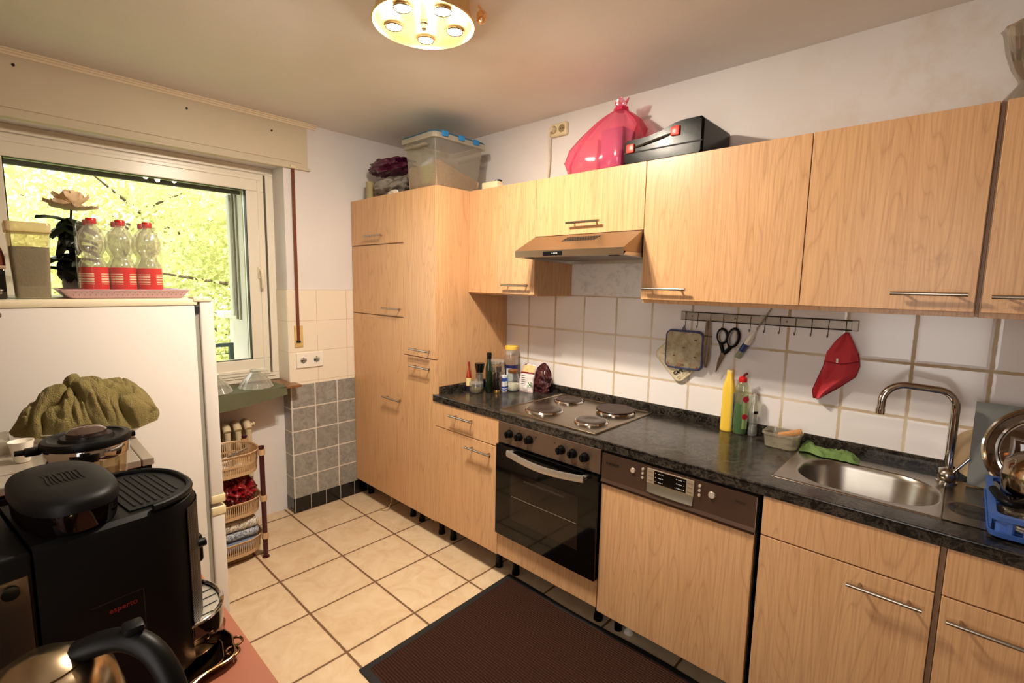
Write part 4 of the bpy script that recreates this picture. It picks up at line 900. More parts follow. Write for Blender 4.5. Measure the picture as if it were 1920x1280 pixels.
for i in range(12):
    xx = x0+.03+i*.030; b.box(xx, xx+.010, y0-.001, y0+.003, zb+.004, zt_-.008); b.box(xx, xx+.010, y1-.003, y1+.001, zb+.004, zt_-.008)
    yy = y0+.025+i*.029; b.box(x0-.001, x0+.003, yy, yy+.016, zb+.004, zt_-.008); b.box(x1-.003, x1+.001, yy, yy+.010, zb+.004, zt_-.008)
b.box(x0+.010, x0+.046, y0+.003, y0+.040, zb+.004, zt_-.01, .008)
b.build('side_slats', m_blue, dk, smooth=0)
b = MB()
for i in range(9): b.box(x0+.01, x1-.01, y0+.03+i*.038, y0+.038+i*.038, zb+.008, zb+.014)
b.build('floor_grid', m_blue, dk, smooth=0)
c = (3.300, -.365, .925); t = thing('steel_pot', 'rounded steel pot with a black handle upside down in the dish rack', 'pot', c)
MB().lathe([(.085, -.036), (.098, -.028), (.108, .005), (.112, .04), (.106, .075), (.085, .098), (.05, .108), (.001, .110)], (3.272, -.330, .958), 44).build('pot_body', plain('pot_steel', (170, 150, 126), .12, 1.0), t)
b = MB(); b.tube([(3.212, -.40, .945), (3.185, -.44, .940), (3.165, -.415, .944), (3.150, -.36, .952)], [.011, .013, .014, .010], 12, smooth=2); b.build('handle', m_black, t)
# crumpled items in the rack
c = (3.212, -.415, .905); tag(MB().blob(c, (.05, .05, .022), 4, .35, 2.6, 5).build('scouring_pad', plain('steel_wool', (150, 140, 124), .4, .5, bump=(200, 1.0, .004), vary=((90, 74, 56), 40))), 'crumpled steel wool pad lying in the blue rack under the pot', 'scouring pad')
tag(MB().lathe([(.045, 0), (.075, .004), (.085, .012), (.083, .014), (.06, .006), (.001, .005)], (3.245, -.445, .8895), 36).build('white_plate', plain('plate_white', (226, 222, 214), .2)), 'white plate lying low in the blue dish rack', 'plate')

# ------------------------------------------------------------------ on top of the cabinets
T0 = 2.021
bn = thing('storage_bin', 'clear lidded storage bin with blue clips on the tall cabinet', 'storage bin', (.70, -.36, T0))
def bl2(hx_, hy_, z, r_=.03): return [(.70+p[0], -.355+p[1], z) for p in rrect(0, 0, hx_, hy_, r_, 5)]
m_bin = clear('bin_plastic', (226, 222, 214), .05, .08, .45, .27, (196, 188, 174))
b = MB(); b.loft([bl2(.125, .155, T0+.001), bl2(.130, .160, T0+.006), bl2(.150, .185, T0+.285)], cap=False); b.bm.faces.new([b.bm.verts.new(p) for p in bl2(.125, .155, T0+.0015)]); b.build('bin_body', m_bin, bn, smooth=50)
b = MB(); b.loft([bl2(.152, .187, T0+.262), bl2(.163, .198, T0+.265), bl2(.163, .198, T0+.292), bl2(.151, .186, T0+.295)], cap=False); b.build('collar', clear('bin_rim', (226, 224, 214), .08, .1, .4, .38, (216, 208, 190)), bn, smooth=50)
b = MB(); b.loft([bl2(.156, .191, T0+.293), bl2(.160, .195, T0+.297), bl2(.156, .191, T0+.303), bl2(.01, .01, T0+.303, .003)]); b.build('lid', clear('lid_blue_tint', (120, 160, 186), .05, .1, .4, .45, (92, 140, 176)), bn, smooth=50)
m_clip = plain('clip_blue', (40, 128, 196), .35)
for yy in (-.48, -.36, -.25): MB().box(.858, .872, yy-.022, yy+.022, T0+.275, T0+.305, .005).build('clip', m_clip, bn)
for xx in (.545, .872): pass
for (yy) in (-.560, -.150): MB().box(.60, .80, yy-.012, yy+.012, T0+.225, T0+.238, .003).build('grip', m_bin, bn)
def fill(u, v):
    x = .70+(u-.5)*.262; y = -.355+(v-.5)*.325; h = .125-.085*max(0, (v-.12))**1.0*1.0+.02*u-.03*(1-u)*v+.012*fbm(u*3, v*3)
    return Vector((x, y, T0+.006+max(.012, h)))
b = MB(); n_ = 20
top = [[fill(i/n_, j/n_) for j in range(n_+1)] for i in range(n_+1)]
b.grid(lambda u, v: fill(u, v), n_, n_)
per = [(i/n_, 0) for i in range(n_)]+[(1, j/n_) for j in range(n_)]+[(1-i/n_, 1) for i in range(n_)]+[(0, 1-j/n_) for j in range(n_)]
b.loft([[Vector((.70+(u-.5)*.250, -.355+(v-.5)*.310, T0+.004)) for u, v in per], [fill(u, v) for u, v in per]], cap=False); bmesh.ops.remove_doubles(b.bm, verts=b.bm.verts, dist=1e-4)
g = tag(b.build('grain_filling', plain('oat_grain', (214, 184, 142), .9, bump=(110, 1.0, .012), vary=((160, 122, 84), 120)), smooth=50), 'beige grain heaped up inside the clear storage bin', 'grain', kind='stuff')
tag(MB().blob((.30, -.455, 2.215), (.165, .082, .046), 5, .55, 1.6, 3, ridged=True).build('purple_bag', plain('purple_plastic', (78, 20, 50), .3, coat=.2, bump=(30, .5, .01))), 'crumpled dark purple plastic bag on top of the pile left of the bin', 'bag')
tag(MB().blob((.31, -.45, 2.088), (.145, .085, .056), 5, .5, 1.5, 11, ridged=True, flat=-.066).build('grey_bag', plain('grey_plastic', (150, 142, 132), .4, bump=(26, .6, .01), vary=((110, 104, 98), 9))), 'crumpled grey plastic bag under the purple bag on the cabinet', 'bag')
b = MB(); b.cyl((.135, -.51, T0), (.135, -.51, 2.135), .026, n=20); b.cyl((.135, -.51, 2.085), (.135, -.51, 2.091), .0275, n=20); b.cyl((.135, -.51, 2.128), (.135, -.51, 2.137), .0275, n=20)
tag(b.build('bamboo_canister', plain('olive_beige', (160, 148, 106), .6)), 'small olive beige canister at the left end of the cabinet top', 'canister')
tag(MB().blob((.44, -.53, 2.032), (.045, .025, .018), 3, .4, 2, 2, flat=-.011).build('paper_scrap', plain('paper_white', (224, 214, 200), .8)), 'crumpled white paper scrap in front of the grey bag', 'paper')
b = MB(); b.vbox(.985, 1.105, -.315, -.265, 2.0205, 2.058, .006, b=.003); pa = thing('white_adapter', 'small white plug adapter on the first wall cabinet', 'adapter', (1.045, -.29, 2.0205)); b.build('case', m_cream, pa)
b = MB(); b.vbox(1.03, 1.07, -.262, -.235, 2.0205, 2.078, .006, b=.003); b.build('plug', m_black, pa)
# pink bag with boxes
pk = thing('pink_bag', 'knotted translucent pink plastic bag on the cabinet above the hood', 'bag', (1.74, -.17, T0))
m_pinkt = clear('pink_film', (255, 190, 205), .10, .14, .4, .34, (222, 90, 122))
L = []
prof = [(.95, 0), (1.08, .02), (1.1, .07), (1.02, .13), (.86, .19), (.62, .235), (.36, .268), (.17, .288), (.10, .300), (.14, .318), (.17, .333)]
for k, z in prof:
    row = []
    for i in range(128):
        a = 2*PI*i/128; f_ = 1+(.035+.10*min(1, z/.22))*(1-2*abs(math.sin(a*5.5+1.3*math.sin(a*2)+z*5)))+.14*fbm(math.cos(a)*1.6, math.sin(a)*1.6, z*7)
        row.append(Vector((min(1.735+.045*(z/.3)**1.3+(.205 if math.cos(a) < 0 else .165)*k*f_*math.cos(a), 1.882 if z < .16 else 9), -.175+.125*k*f_*math.sin(a), T0+.002+z+(.01*math.sin(3*a) if z > .32 else 0))))
    L.append(row)
b = MB(); b.loft(L, cap=False); b.build('bag_film', m_pinkt, pk, smooth=70)
MB().lathe([(.028, 0), (.034, .008), (.028, .016)], (1.782, -.175, T0+.288), 20, flute=(7, .12, 0)).build('knot', plain('pink_knot', (206, 50, 84), .4), pk)
tag(MB().box(1.60, 1.70, -.24, -.14, T0+.004, T0+.165, .004).build('carton', plain('carton_salmon', (226, 170, 150), .7)), 'pale carton showing through the left of the pink bag', 'carton')
tag(MB().box(1.715, 1.83, -.235, -.12, T0+.004, T0+.20, .004).build('carton', plain('carton_violet', (150, 120, 160), .7)), 'greyish violet carton showing through the right of the pink bag', 'carton')
# black case
cs = thing('tool_case', 'flat black plastic case with two red catches on the wall cabinets', 'case', (2.07, -.18, T0))
m_case = plain('case_black', (7, 7, 7), .22, spec=.12, bump=(40, .1, .002))
pts = [(1.888, 2.028), (1.888, 2.108), (1.90, 2.122), (1.99, 2.124), (2.06, 2.137), (2.12, 2.158), (2.155, 2.163), (2.225, 2.163), (2.238, 2.150), (2.238, 2.028), (2.23, 2.022), (1.896, 2.022)]
def cp(y, k): return [((p[0]-2.063)*k+2.063, y, (p[1]-2.09)*k+2.09) for p in pts]
b = MB(); b.loft([cp(-.318, .93), cp(-.325, .90)]); b.bm.free(); b = MB(); b.loft([cp(-.320, .95), cp(-.312, 1.0), cp(-.04, 1.0), cp(-.03, .96)]); b.build('shell', m_case, cs, smooth=30)
b = MB(); b.box(1.893, 2.236, -.3225, -.316, 2.066, 2.071); b.build('seam', m_dark, cs)
for (xx, zz) in ((1.925, 2.085), (2.125, 2.122)): MB().box(xx-.018, xx+.018, -.329, -.317, zz-.018, zz+.018, .003).build('catch', plain('catch_red', (214, 62, 44), .35), cs)
b = MB(); b.tube([(1.94, -.318, 2.088), (1.98, -.325, 2.092), (2.07, -.325, 2.107), (2.11, -.318, 2.116)], .0050, 8, smooth=1); b.build('handle', plain('handle_brown', (44, 34, 22), .4), cs)
# crystal vase
vs_ = MB().lathe([(.062, 0), (.066, .010), (.055, .04), (.030, .075), (.028, .085), (.045, .12), (.060, .17), (.070, .225), (.076, .235), (.072, .238), (.064, .225), (.052, .17), (.036, .12), (.018, .09), (.001, .088)], (3.122, -.17, T0), 48, flute=(12, .035, .03))
tag(vs_.build('crystal_vase', clear('crystal', (222, 216, 206), .16, .04, .7, .22, (150, 140, 126)), smooth=25), 'cut crystal vase at the right edge on top of the wall cabinets', 'vase')
# wall socket with cord
so = thing('wall_socket', 'old beige double socket high on the wall left of the pink bag', 'socket', (1.29, -.001, 2.32))
MB().box(1.232, 1.348, -.026, -.001, 2.322, 2.392, .008, 3).build('plate', m_cream, so)
for xx in (1.262, 1.318): MB().cyl((xx, -.0265, 2.357), (xx, -.0275, 2.357), .021, n=24).build('outlet', plain('outlet_shadow', (150, 132, 98), .5), so)
b = MB(); b.cyl((1.262, -.027, 2.357), (1.262, -.052, 2.357), .017, .013, n=20); b.tube([(1.262, -.05, 2.357), (1.25, -.055, 2.345), (1.238, -.04, 2.30), (1.236, -.025, 2.2), (1.224, -.02, 2.10), (1.215, -.02, 2.03)], .0042, 8, smooth=2)
tag(b.build('power_cord', plain('cord_beige', (214, 200, 170), .5)), 'beige cord and plug running down from the high wall socket', 'cord')
b = MB()
for (dx, dz) in ((.008, 0), (-.008, 0)): b.cyl((1.318+dx, -.0275, 2.357+dz), (1.318+dx, -.0282, 2.357+dz), .003, n=8)
b.build('holes', m_dark, so)
# low socket
s2 = thing('wall_socket', 'white double socket on the tiles under the shutter belt', 'socket', (.006, -.887, .945))
MB().box(.005, .016, -.972, -.802, .946, 1.040, .002).build('plate', m_white, s2, smooth=0)
for yy in (-.930, -.845):
    b = MB(); b.lathe([(.021, 0), (.021, .0015), (.0195, .002), (.0185, -.006), (.001, -.006)], n=28, mtx=Matrix.Translation((.016, yy, .993)) @ Matrix.Rotation(PI/2, 4, 'Y')); oo = b.build('outlet', m_white, s2)
    b = MB()
    for d in (-.0085, .0085): b.cyl((.0115, yy+d, .993), (.0125, yy+d, .993), .0028, n=10)
    b.box(.012, .0185, yy-.002, yy+.002, .974, .980); b.box(.012, .0185, yy-.002, yy+.002, 1.006, 1.012); b.build('contact', m_dark, oo)

# ------------------------------------------------------------------ ceiling lamp
lp = thing('ceiling_lamp', 'round brass ceiling lamp with five lit halogen spots', 'lamp', (LAMP_C[0], LAMP_C[1], 2.35))
LC = (LAMP_C[0], LAMP_C[1], 2.35)
MB().lathe([(.001, .010), (.150, .008), (.162, .002), (.167, -.003), (.170, .0), (.168, .006), (.158, .016), (.156, .040), (.150, .070), (.146, .0895), (.001, .0895)], LC, 64).build('housing', m_brass, lp)
m_bulb = emit('halogen_glow', (1.0, .86, .62, 1), 34.0)
for (sx, sy) in SPOTS:
    b = MB(); b.lathe([(.0285, .006), (.030, .001), (.028, -.002), (.025, .0), (.025, .006)], (sx, sy, LC[2]), 28); r_ = b.build('spot_ring', m_chrome, lp)
    b = MB(); b.lathe([(.0245, .003), (.018, -.003), (.001, -.004)], (sx, sy, LC[2]), 24, cap=False); b.build('bulb', m_bulb, r_)
b = MB(); b.lathe([(.013, .008), (.013, .003), (.009, .0), (.009, -.014), (.006, -.017), (.001, -.017)], LC, 20); b.build('centre_nut', m_chrome, lp)
b = MB(); b.tube([(1.775, -1.085, 2.36), (1.79, -1.07, 2.385), (1.775, -1.08, 2.41)], .004, 8); b.lathe([(.004, .03), (.016, .02), (.018, .005), (.010, -.01), (.001, -.014)], (1.79, -1.078, 2.362), 14); b.build('glass_drop', clear('amber_drop', (255, 224, 160), .2, .05, .6, .2, (240, 190, 110)), lp)

# ------------------------------------------------------------------ floor: rug, string
rg = thing('rug', 'dark brown ribbed kitchen mat with a black border', 'mat', (2.4, -.95, 0))
tt = NT('mat_weave'); _p = tt.pos(); _w = tt.add('ShaderNodeTexWave'); _w.wave_type = 'BANDS'; _w.bands_direction = 'Y'; _w.inputs['Scale'].default_value = 28; _w.inputs['Distortion'].default_value = 1.2; _w.inputs['Detail'].default_value = 1; tt.link(_p, _w.inputs[0])
_w2 = tt.noise(tt.pos((1, 1, 1)), 140, 2); _mm = tt.math('MULTIPLY', _w.outputs['Fac'], _w2)
tt.set(col=tt.mix(_mm, (30, 16, 12), lin((84, 48, 32))), rough=.9, spec=.15); tt.bump(_mm, .8, .006); m_mat = tt.m
RC = [(1.444, -.524), (1.461, -1.386), (3.30, -1.40), (3.30, -.512)]
def rugp(u, v, inset=0):
    a = Vector(RC[0]).lerp(Vector(RC[3]), u); b_ = Vector(RC[1]).lerp(Vector(RC[2]), u); p = a.lerp(b_, v)
    w_ = .006*math.sin(u*16+1)*(1-v)
    return (p.x, p.y+w_)
b = MB(); b.grid(lambda u, v: Vector((*rugp(.014+u*.972, .03+v*.94), .0085)), 60, 20); b.build('woven_field', m_mat, rg, recalc=False)
b = MB(); L = []
for (i0, i1, z) in ((0, 0, .001), (0, 0, .006), (.003, .006, .009), (.016, .034, .009), (.017, .036, .0075)):
    row = []
    for k in range(40): row.append((*rugp(i0+(1-2*i0)*k/40, i1), z))
    for k in range(20): row.append((*rugp(1-i0, i1+(1-2*i1)*k/20), z))
    for k in range(40): row.append((*rugp(1-i0-(1-2*i0)*k/40, 1-i1), z))
    for k in range(20): row.append((*rugp(i0, 1-i1-(1-2*i1)*k/20), z))
    L.append(row)
b.loft(L, cap=False); b.build('border', plain('mat_border', (14, 12, 12), .8), rg)
b = MB(); b.tube([(.405, -.555, .112), (.400, -.548, .06), (.385, -.552, .03), (.392, -.57, .006), (.36, -.60, .004), (.33, -.60, .004), (.345, -.575, .004)], .0025, 6, smooth=2)
tag(b.build('string', plain('string_beige', (190, 160, 110), .9)), 'short piece of beige string hanging below the wide tall cabinet', 'string')

# ------------------------------------------------------------------ window sill, cloth, bowls, radiator
si = tag(MB().box(-.155, .108, -2.44, -.985, .846, .8605, .002).build('window_sill', wood('sill_wood', (150, 106, 66), (120, 80, 46), (96, 60, 34)), smooth=0), 'brown wooden window sill board above the radiator', 'window sill')
def scloth(u, v):
    y = -2.42+1.34*u; s_ = v*.44; xe = .112
    drop = .030+.105*math.sin(PI*min(1, max(0, 1.05-u))*.5)**.8 if u > .5 else .13
    if s_ < .24: x = -.125+s_; z = .8625+.0015*fbm(u*9, v*6)
    else:
        k = (s_-.24)/.20; x = xe+.004+.010*k+.006*math.sin(u*19)*k; z = .8625-drop*k*(1.0+.10*math.sin(u*9))
    if u > .9 and s_ < .24: x += (u-.9)*.35*(v)
    return Vector((x, y, z))
tag(MB().grid(scloth, 70, 40, .0015).build('sill_cloth', plain('cloth_sage', (98, 98, 72), .85, bump=(200, .3, .001), vary=((86, 88, 62), 9)), smooth=60), 'sage green cloth draped over the window sill edge', 'cloth')
gb = [(.092, 0), (.088, .006), (.078, .025), (.062, .05), (.042, .072), (.030, .083), (.027, .088), (.034, .098), (.036, .101), (.030, .1005), (.001, .094)]
def gbowl(label, c): return tag(MB().lathe(gb, c, 60, flute=(13, .06, .045)).build('glass_bowl', clear('bowl_glass', (226, 230, 222), .16, .03, .9, .12), smooth=50), label, 'bowl', 'glass bowls on the sill')
gbowl('upside down fluted glass bowl on the sill cloth, in full view', (.012, -1.215, .865))
gbowl('upside down glass bowl half hidden behind the fridge door edge', (.02, -1.44, .865))
rd = thing('radiator', 'old cream column radiator in the niche under the window sill', 'radiator', (-.02, -1.6, .08))
m_rad = plain('radiator_cream', (216, 202, 172), .45, vary=((190, 168, 130), 10))
for k in range(11):
    yy = -1.275-.056*k; b = MB()
    for xx in (-.065, -.012, .035): b.tube([(xx, yy, .12), (xx, yy, .62)], .0155, 12)
    b.tube([(-.065, yy, .625), (-.04, yy, .652), (-.012, yy, .655), (.012, yy, .652), (.035, yy, .625)], .021, 12, smooth=1); b.tube([(-.065, yy, .115), (-.012, yy, .09), (.035, yy, .115)], .021, 12, smooth=1)
    b.build('section', m_rad, rd)
b = MB(); b.cyl((-.015, -1.262, .635), (-.015, -1.225, .635), .011, n=14); b.cyl((-.015, -1.235, .635), (-.015, -1.228, .635), .017, n=6); b.build('plug', m_rad, rd)
for yy in (-1.30, -1.80): MB().cyl((-.012, yy, 0), (-.012, yy, .10), .012, n=12).build('foot', m_rad, rd)
# tiered rack
rk = thing('basket_rack', 'three tier beige plastic basket rack with dark red posts', 'basket rack', (.26, -1.47, 0))
m_bask = plain('basket_beige', (190, 156, 118), .45); m_post = plain('post_burgundy', (62, 14, 22), .25)
RCX, RCY, RHX, RHY = .262, -1.470, .140, .150
def rk_l(k, z, r_=.11): return [Vector((RCX+(p[0])*k, RCY+p[1]*k, z)) for p in rrect(0, 0, RHX, RHY, r_, 8)]
for (zt2, hh) in ((.600, .115), (.345, .085), (.132, .085)):
    bk = None; b = MB(); b.loft([rk_l(.985, zt2-.012), rk_l(1.0, zt2-.010), rk_l(1.03, zt2), rk_l(1.0, zt2+.002), rk_l(.975, zt2-.004), rk_l(.985, zt2-.012)], cap=False)
    b.loft([rk_l(.90, zt2-hh), rk_l(.93, zt2-hh), rk_l(.935, zt2-hh+.018), rk_l(.915, zt2-hh+.018), rk_l(.90, zt2-hh)], cap=False)
    b.loft([rk_l(.915, zt2-hh+.001), rk_l(.915, zt2-hh+.005)])
    if zt2 > .5: b.loft([rk_l(.953, zt2-hh*.5-.006), rk_l(.96, zt2-hh*.5-.006), rk_l(.965, zt2-hh*.5+.006), rk_l(.955, zt2-hh*.5+.006), rk_l(.953, zt2-hh*.5-.006)], cap=False); 
    lo, hi = rk_l(.925, zt2-hh+.012, .11), rk_l(.985, zt2-.008, .11); N_ = 96
    def along(L, t_):
        seg = [(L[(i+1) % len(L)]-L[i]).length for i in range(len(L))]; tot = sum(seg); d = t_*tot
        for i, s_ in enumerate(seg):
            if d <= s_: return L[i].lerp(L[(i+1) % len(L)], d/s_ if s_ else 0)
            d -= s_
        return L[0]
    for k in range(N_):
        a, c_ = along(lo, k/N_), along(hi, k/N_); a2, c2_ = along(lo, (k+.45)/N_), along(hi, (k+.45)/N_)
        nrm = Vector((a.x-RCX, a.y-RCY, 0)).normalized()*.0022
        b.loft([[a, a2, a2-nrm, a-nrm], [c_, c2_, c2_-nrm, c_-nrm]])
    b.build('basket', m_bask, rk, smooth=30)
for (px, py) in ((.388, -1.332), (.135, -1.332), (.388, -1.608), (.135, -1.608)):
    b = MB(); b.cyl((px, py, 0), (px, py, .006), .020, .017, n=16); b.cyl((px, py, .006), (px, py, .615), .0125, n=16); b.cyl((px, py, .612), (px, py, .622), .0145, n=16); po = b.build('post', m_post, rk)
    for zz in (.597, .342, .130): MB().cyl((px, py, zz-.022), (px, py, zz+.008), .0175, n=16).build('collar', m_bask, po)
def sheet(name, label, cat, c, sx, sy, rz, tilt, mat, seed, th=.001, amp=.01):
    R = Matrix.Translation(c) @ Matrix.Rotation(rz, 4, 'Z') @ Matrix.Rotation(tilt, 4, 'Y')
    return tag(MB().grid(lambda u, v: R @ Vector(((u-.5)*sx, (v-.5)*sy, amp*fbm(u*2+seed, v*2))), 12, 12, th).build(name, mat, smooth=60), label, cat)
m_mag = NT('magazine_print'); _n = m_mag.noise(m_mag.pos(), 26, 2); m_mag.set(col=m_mag.ramp(_n, [(.45, (236, 232, 224)), (.5, (40, 44, 60)), (.56, (214, 206, 200))]), rough=.35); m_mag = m_mag.m
sheet('leaflet', 'folded black and white leaflet sticking up in the top basket', 'leaflet', (.29, -1.43, .575), .13, .10, math.radians(30), math.radians(-34), m_mag, 2)
sheet('leaflet', 'pale leaflet lying flat in the top basket', 'leaflet', (.25, -1.49, .52), .14, .16, .3, math.radians(6), plain('paper_pale', (214, 206, 196), .6), 5)
m_crink = plain('crinkly_red', (150, 16, 20), .2, coat=.6, bump=(40, 1.0, .015), vary=((84, 12, 24), 12))
tag(MB().blob((.275, -1.425, .375), (.090, .075, .070), 5, .5, 2.6, 21, ridged=True).build('red_packet', m_crink), 'shiny crumpled red packet in the middle basket', 'packet')
tag(MB().blob((.285, -1.545, .330), (.075, .055, .048), 4, .35, 2.0, 25).build('green_packet', plain('pale_green_plastic', (170, 178, 130), .35, bump=(30, .6, .01))), 'pale green plastic bag in the middle basket', 'bag')
m_orn = NT('ornament_cloth'); _n = m_orn.noise(m_orn.pos(), 26, 2, .5, 2.2); m_orn.set(col=m_orn.ramp(m_orn.math('PINGPONG', m_orn.math('MULTIPLY', _n, 4), .5), [(.25, (206, 198, 184)), (.36, (112, 104, 96)), (.7, (196, 186, 170))]), rough=.8); m_orn = m_orn.m
m_orb = NT('ornament_cloth_blue'); _n = m_orb.noise(m_orb.pos(), 24, 2, .5, 2.2); m_orb.set(col=m_orb.ramp(m_orb.math('PINGPONG', m_orb.math('MULTIPLY', _n, 4), .5), [(.25, (176, 182, 192)), (.40, (80, 90, 112)), (.8, (160, 166, 176))]), rough=.8); m_orb = m_orb.m
def folded(label, z0, z1, m_, dx=0):
    c = (.262+dx, -1.465, (z0+z1)/2)
    b = MB(); b.box(c[0]-.10, c[0]+.105, c[1]-.12, c[1]+.115, z0, z1, (z1-z0)*.42, 4)
    o = b.build('folded_cloth', m_, smooth=60)
    for v in o.data.vertices: v.co.z += .004*fbm(v.co.x*14, v.co.y*14)
    return tag(o, label, 'cloth', 'folded cloths in the bottom basket')
folded('grey patterned folded cloth, topmost in the bottom basket', .182, .232, m_orn, .004)
folded('blue grey patterned folded cloth in the middle of the bottom basket pile', .132, .180, m_orb)
folded('plain blue folded cloth lowest in the bottom basket', .062, .130, plain('cloth_dull_blue', (112, 126, 156), .8), -.006)

# ------------------------------------------------------------------ fridge and the things on it
fr = thing('fridge', 'white fridge freezer seen from the side, under the window', 'fridge', (.5, -1.95, 0))
m_fr = plain('fridge_white', (226, 220, 214), .3, bump=(140, .03, .0006)); m_frt = plain('fridge_top', (232, 220, 190), .4)
MB().box(.20, .80, -2.30, -1.700, .03, 1.392, .004).build('body', m_fr, fr)
MB().box(.195, .803, -2.302, -1.690, 1.392, 1.417, .004).build('top_board', m_frt, fr)
MB().box(.215, .792, -1.700, -1.683, .04, 1.39).build('gasket', plain('gasket_grey', (150, 148, 138), .6), fr, smooth=0)
for (z0, z1) in ((.55, 1.412), (.04, .535)): MB().box(.20, .802, -1.683, -1.633, z0, z1, .006, 3).build('door', m_fr, fr)
for (z0, z1) in ((.553, .587), (.500, .534)): MB().box(.50, .806, -1.682, -1.628, z0, z1, .004).build('door_cap', plain('cap_yellowed', (228, 212, 168), .4), fr)
b = MB(); b.box(.73, .806, -1.705, -1.640, 1.405, 1.424, .004); b.build('hinge_cover', m_frt, fr)
MB().box(.79, .800, -1.70, -1.684, 1.36, 1.388, .002).build('hinge', m_dark, fr, smooth=0)
for (xx, yy) in ((.24, -1.73), (.76, -1.73), (.24, -2.26), (.76, -2.26)): MB().cyl((xx, yy, 0), (xx, yy, .032), .018, n=14).build('foot', m_black, fr)
b = MB(); b.box(.803, .825, -2.36, -2.234, 1.364, 1.380, .005, 3); b.build('side_bar', plain('bar_grey', (110, 98, 86), .35, .6), fr)
FT = 1.4175
ty = thing('tray', 'pink plastic tray with small holes on the fridge', 'tray', (.55, -1.88, FT))
m_pink = plain('tray_pink', (206, 172, 186), .35)
def tl(dx, dy, z): return [(.56+p[0], -1.886+p[1], FT+z) for p in rrect(0, 0, .135+dx, .172+dy, .02, 5)]
b = MB(); b.loft([tl(0, 0, .001), tl(.004, .004, .004), tl(.022, .024, .030), tl(.028, .030, .031), tl(.028, .030, .034), tl(.020, .022, .034), tl(.002, .002, .006), tl(-.01, -.01, .004)], cap=False)
b.bm.faces.new([b.bm.verts.new(p) for p in tl(-.001, -.001, .003)]); b.build('tray_body', m_pink, ty, smooth=40)
b = MB()
for k in range(22):
    yy = -2.05+k*.0155; b.cyl((.7085, yy, FT+.013), (.7120, yy, FT+.0135), .0016, n=6); b.cyl((.7140, yy+.006, FT+.022), (.7175, yy+.006, FT+.0225), .0012, n=6)
b.build('holes', plain('hole_dark', (96, 60, 76), .7), ty, smooth=0)
# bottles
m_lab = NT('bottle_label_print'); _s = m_lab.add('ShaderNodeSeparateXYZ'); m_lab.link(m_lab.pos(world=False), _s.inputs[0])
_n = m_lab.math('GREATER_THAN', m_lab.math('FRACT', m_lab.math('MULTIPLY', _s.outputs[2], 100)), .45)
_mid = m_lab.math('LESS_THAN', m_lab.math('ABSOLUTE', m_lab.math('SUBTRACT', _s.outputs[2], .068)), .020)
_n2 = m_lab.math('GREATER_THAN', m_lab.noise(m_lab.pos((1, 1, .01), world=False), 60, 1), .44)
m_lab.set(col=m_lab.mix(m_lab.math('MULTIPLY', m_lab.math('MULTIPLY', _n, _mid), _n2), (206, 30, 30), lin((236, 214, 186))), rough=.3); m_lab = m_lab.m
def bottle(c, label):
    t = thing('water_bottle', label, 'bottle', c, 0, 'shrink wrapped water bottles on the pink tray')
    pr = [(.001, .003), (.034, .001), (.0395, .008), (.040, .02), (.0395, .035), (.040, .045), (.040, .112), (.037, .126), (.030, .140), (.0265, .150), (.028, .160), (.0375, .178), (.0415, .200), (.0395, .225), (.029, .250), (.0155, .266), (.0135, .272), (.0135, .276)]
    MB().lathe(pr, c, 32, cap=False).build('bottle_body', m_pet, t)
    MB().lathe([(.0155, .272), (.0165, .274), (.0165, .290), (.0145, .293), (.001, .2935)], c, 24).build('cap', m_red, t)
    MB().lathe([(.0406, .026), (.0406, .112)], c, 36, cap=False).build('label_band', m_lab, t)
    return t
b0 = bottle((.625, -1.976, FT+.0045), 'red capped water bottle at the left front of the shrink wrapped pack')
for (x_, y_, l_) in ((.625, -1.891, 'red capped water bottle in the middle of the front row on the tray'), (.625, -1.806, 'red capped water bottle at the right front beside the clear window'),
                    (.540, -1.976, 'red capped water bottle behind the left front one'), (.540, -1.891, 'red capped water bottle behind the middle front one'), (.540, -1.806, 'red capped water bottle behind the right front one')):
    dup(b0, (x_, y_, FT+.0045), 0, l_)
b = MB(); L = []
for z, k in ((.006, 1), (.11, 1.0), (.2, 1.0), (.262, .97), (.288, .66)):
    L.append([(.5825+p[0], -1.891+p[1], FT+z+.002) for p in rrect(0, 0, .0845*k, .128*(1 if k > .9 else .92), .04*k, 8)])
b.loft(L, cap=False)
tag(b.build('shrink_film', clear('film', (252, 250, 244), .05, .12, .35, .03), smooth=60), 'clear shrink film stretched round the water bottles', 'film')
# tub with granules
tb = thing('granule_tub', 'tall tapered clear tub full of dark granules on the fridge', 'tub', (.64, -2.150, FT))
def tbl(k, z): return [(.64+p[0], -2.150+p[1], FT+z) for p in rrect(0, 0, .060*k, .0505*k, .014, 5)]
b = MB(); b.loft([tbl(.86, .001), tbl(.88, .004), tbl(1.06, .235)], cap=False); b.bm.faces.new([b.bm.verts.new(p) for p in tbl(.85, .002)]); b.build('tub_body', clear('tub_plastic', (236, 228, 204), .06, .08, .45, .20, (226, 212, 178)), tb, smooth=50)
b = MB(); b.loft([tbl(.84, .004), tbl(.86, .01), tbl(.985, .178), tbl(.02, .181)]); b.build('granules', plain('granules_dark', (52, 46, 46), .9, bump=(150, 1.0, .006), vary=((96, 88, 84), 110)), tb, smooth=50)
b = MB(); b.loft([tbl(1.05, .225), tbl(1.14, .228), tbl(1.15, .255), tbl(1.12, .260), tbl(.3, .259)]); b.build('lid', clear('lid_milky', (232, 220, 190), .08, .15, .4, .42, (226, 208, 170)), tb, smooth=50)
b = MB(); b.box(.36, .70, -2.42, -2.214, FT, FT+.10, .006); bx = thing('black_box', 'black appliance with a tan top at the left edge on the fridge', 'appliance', (.53, -2.32, FT)); b.build('case', m_blackg, bx)
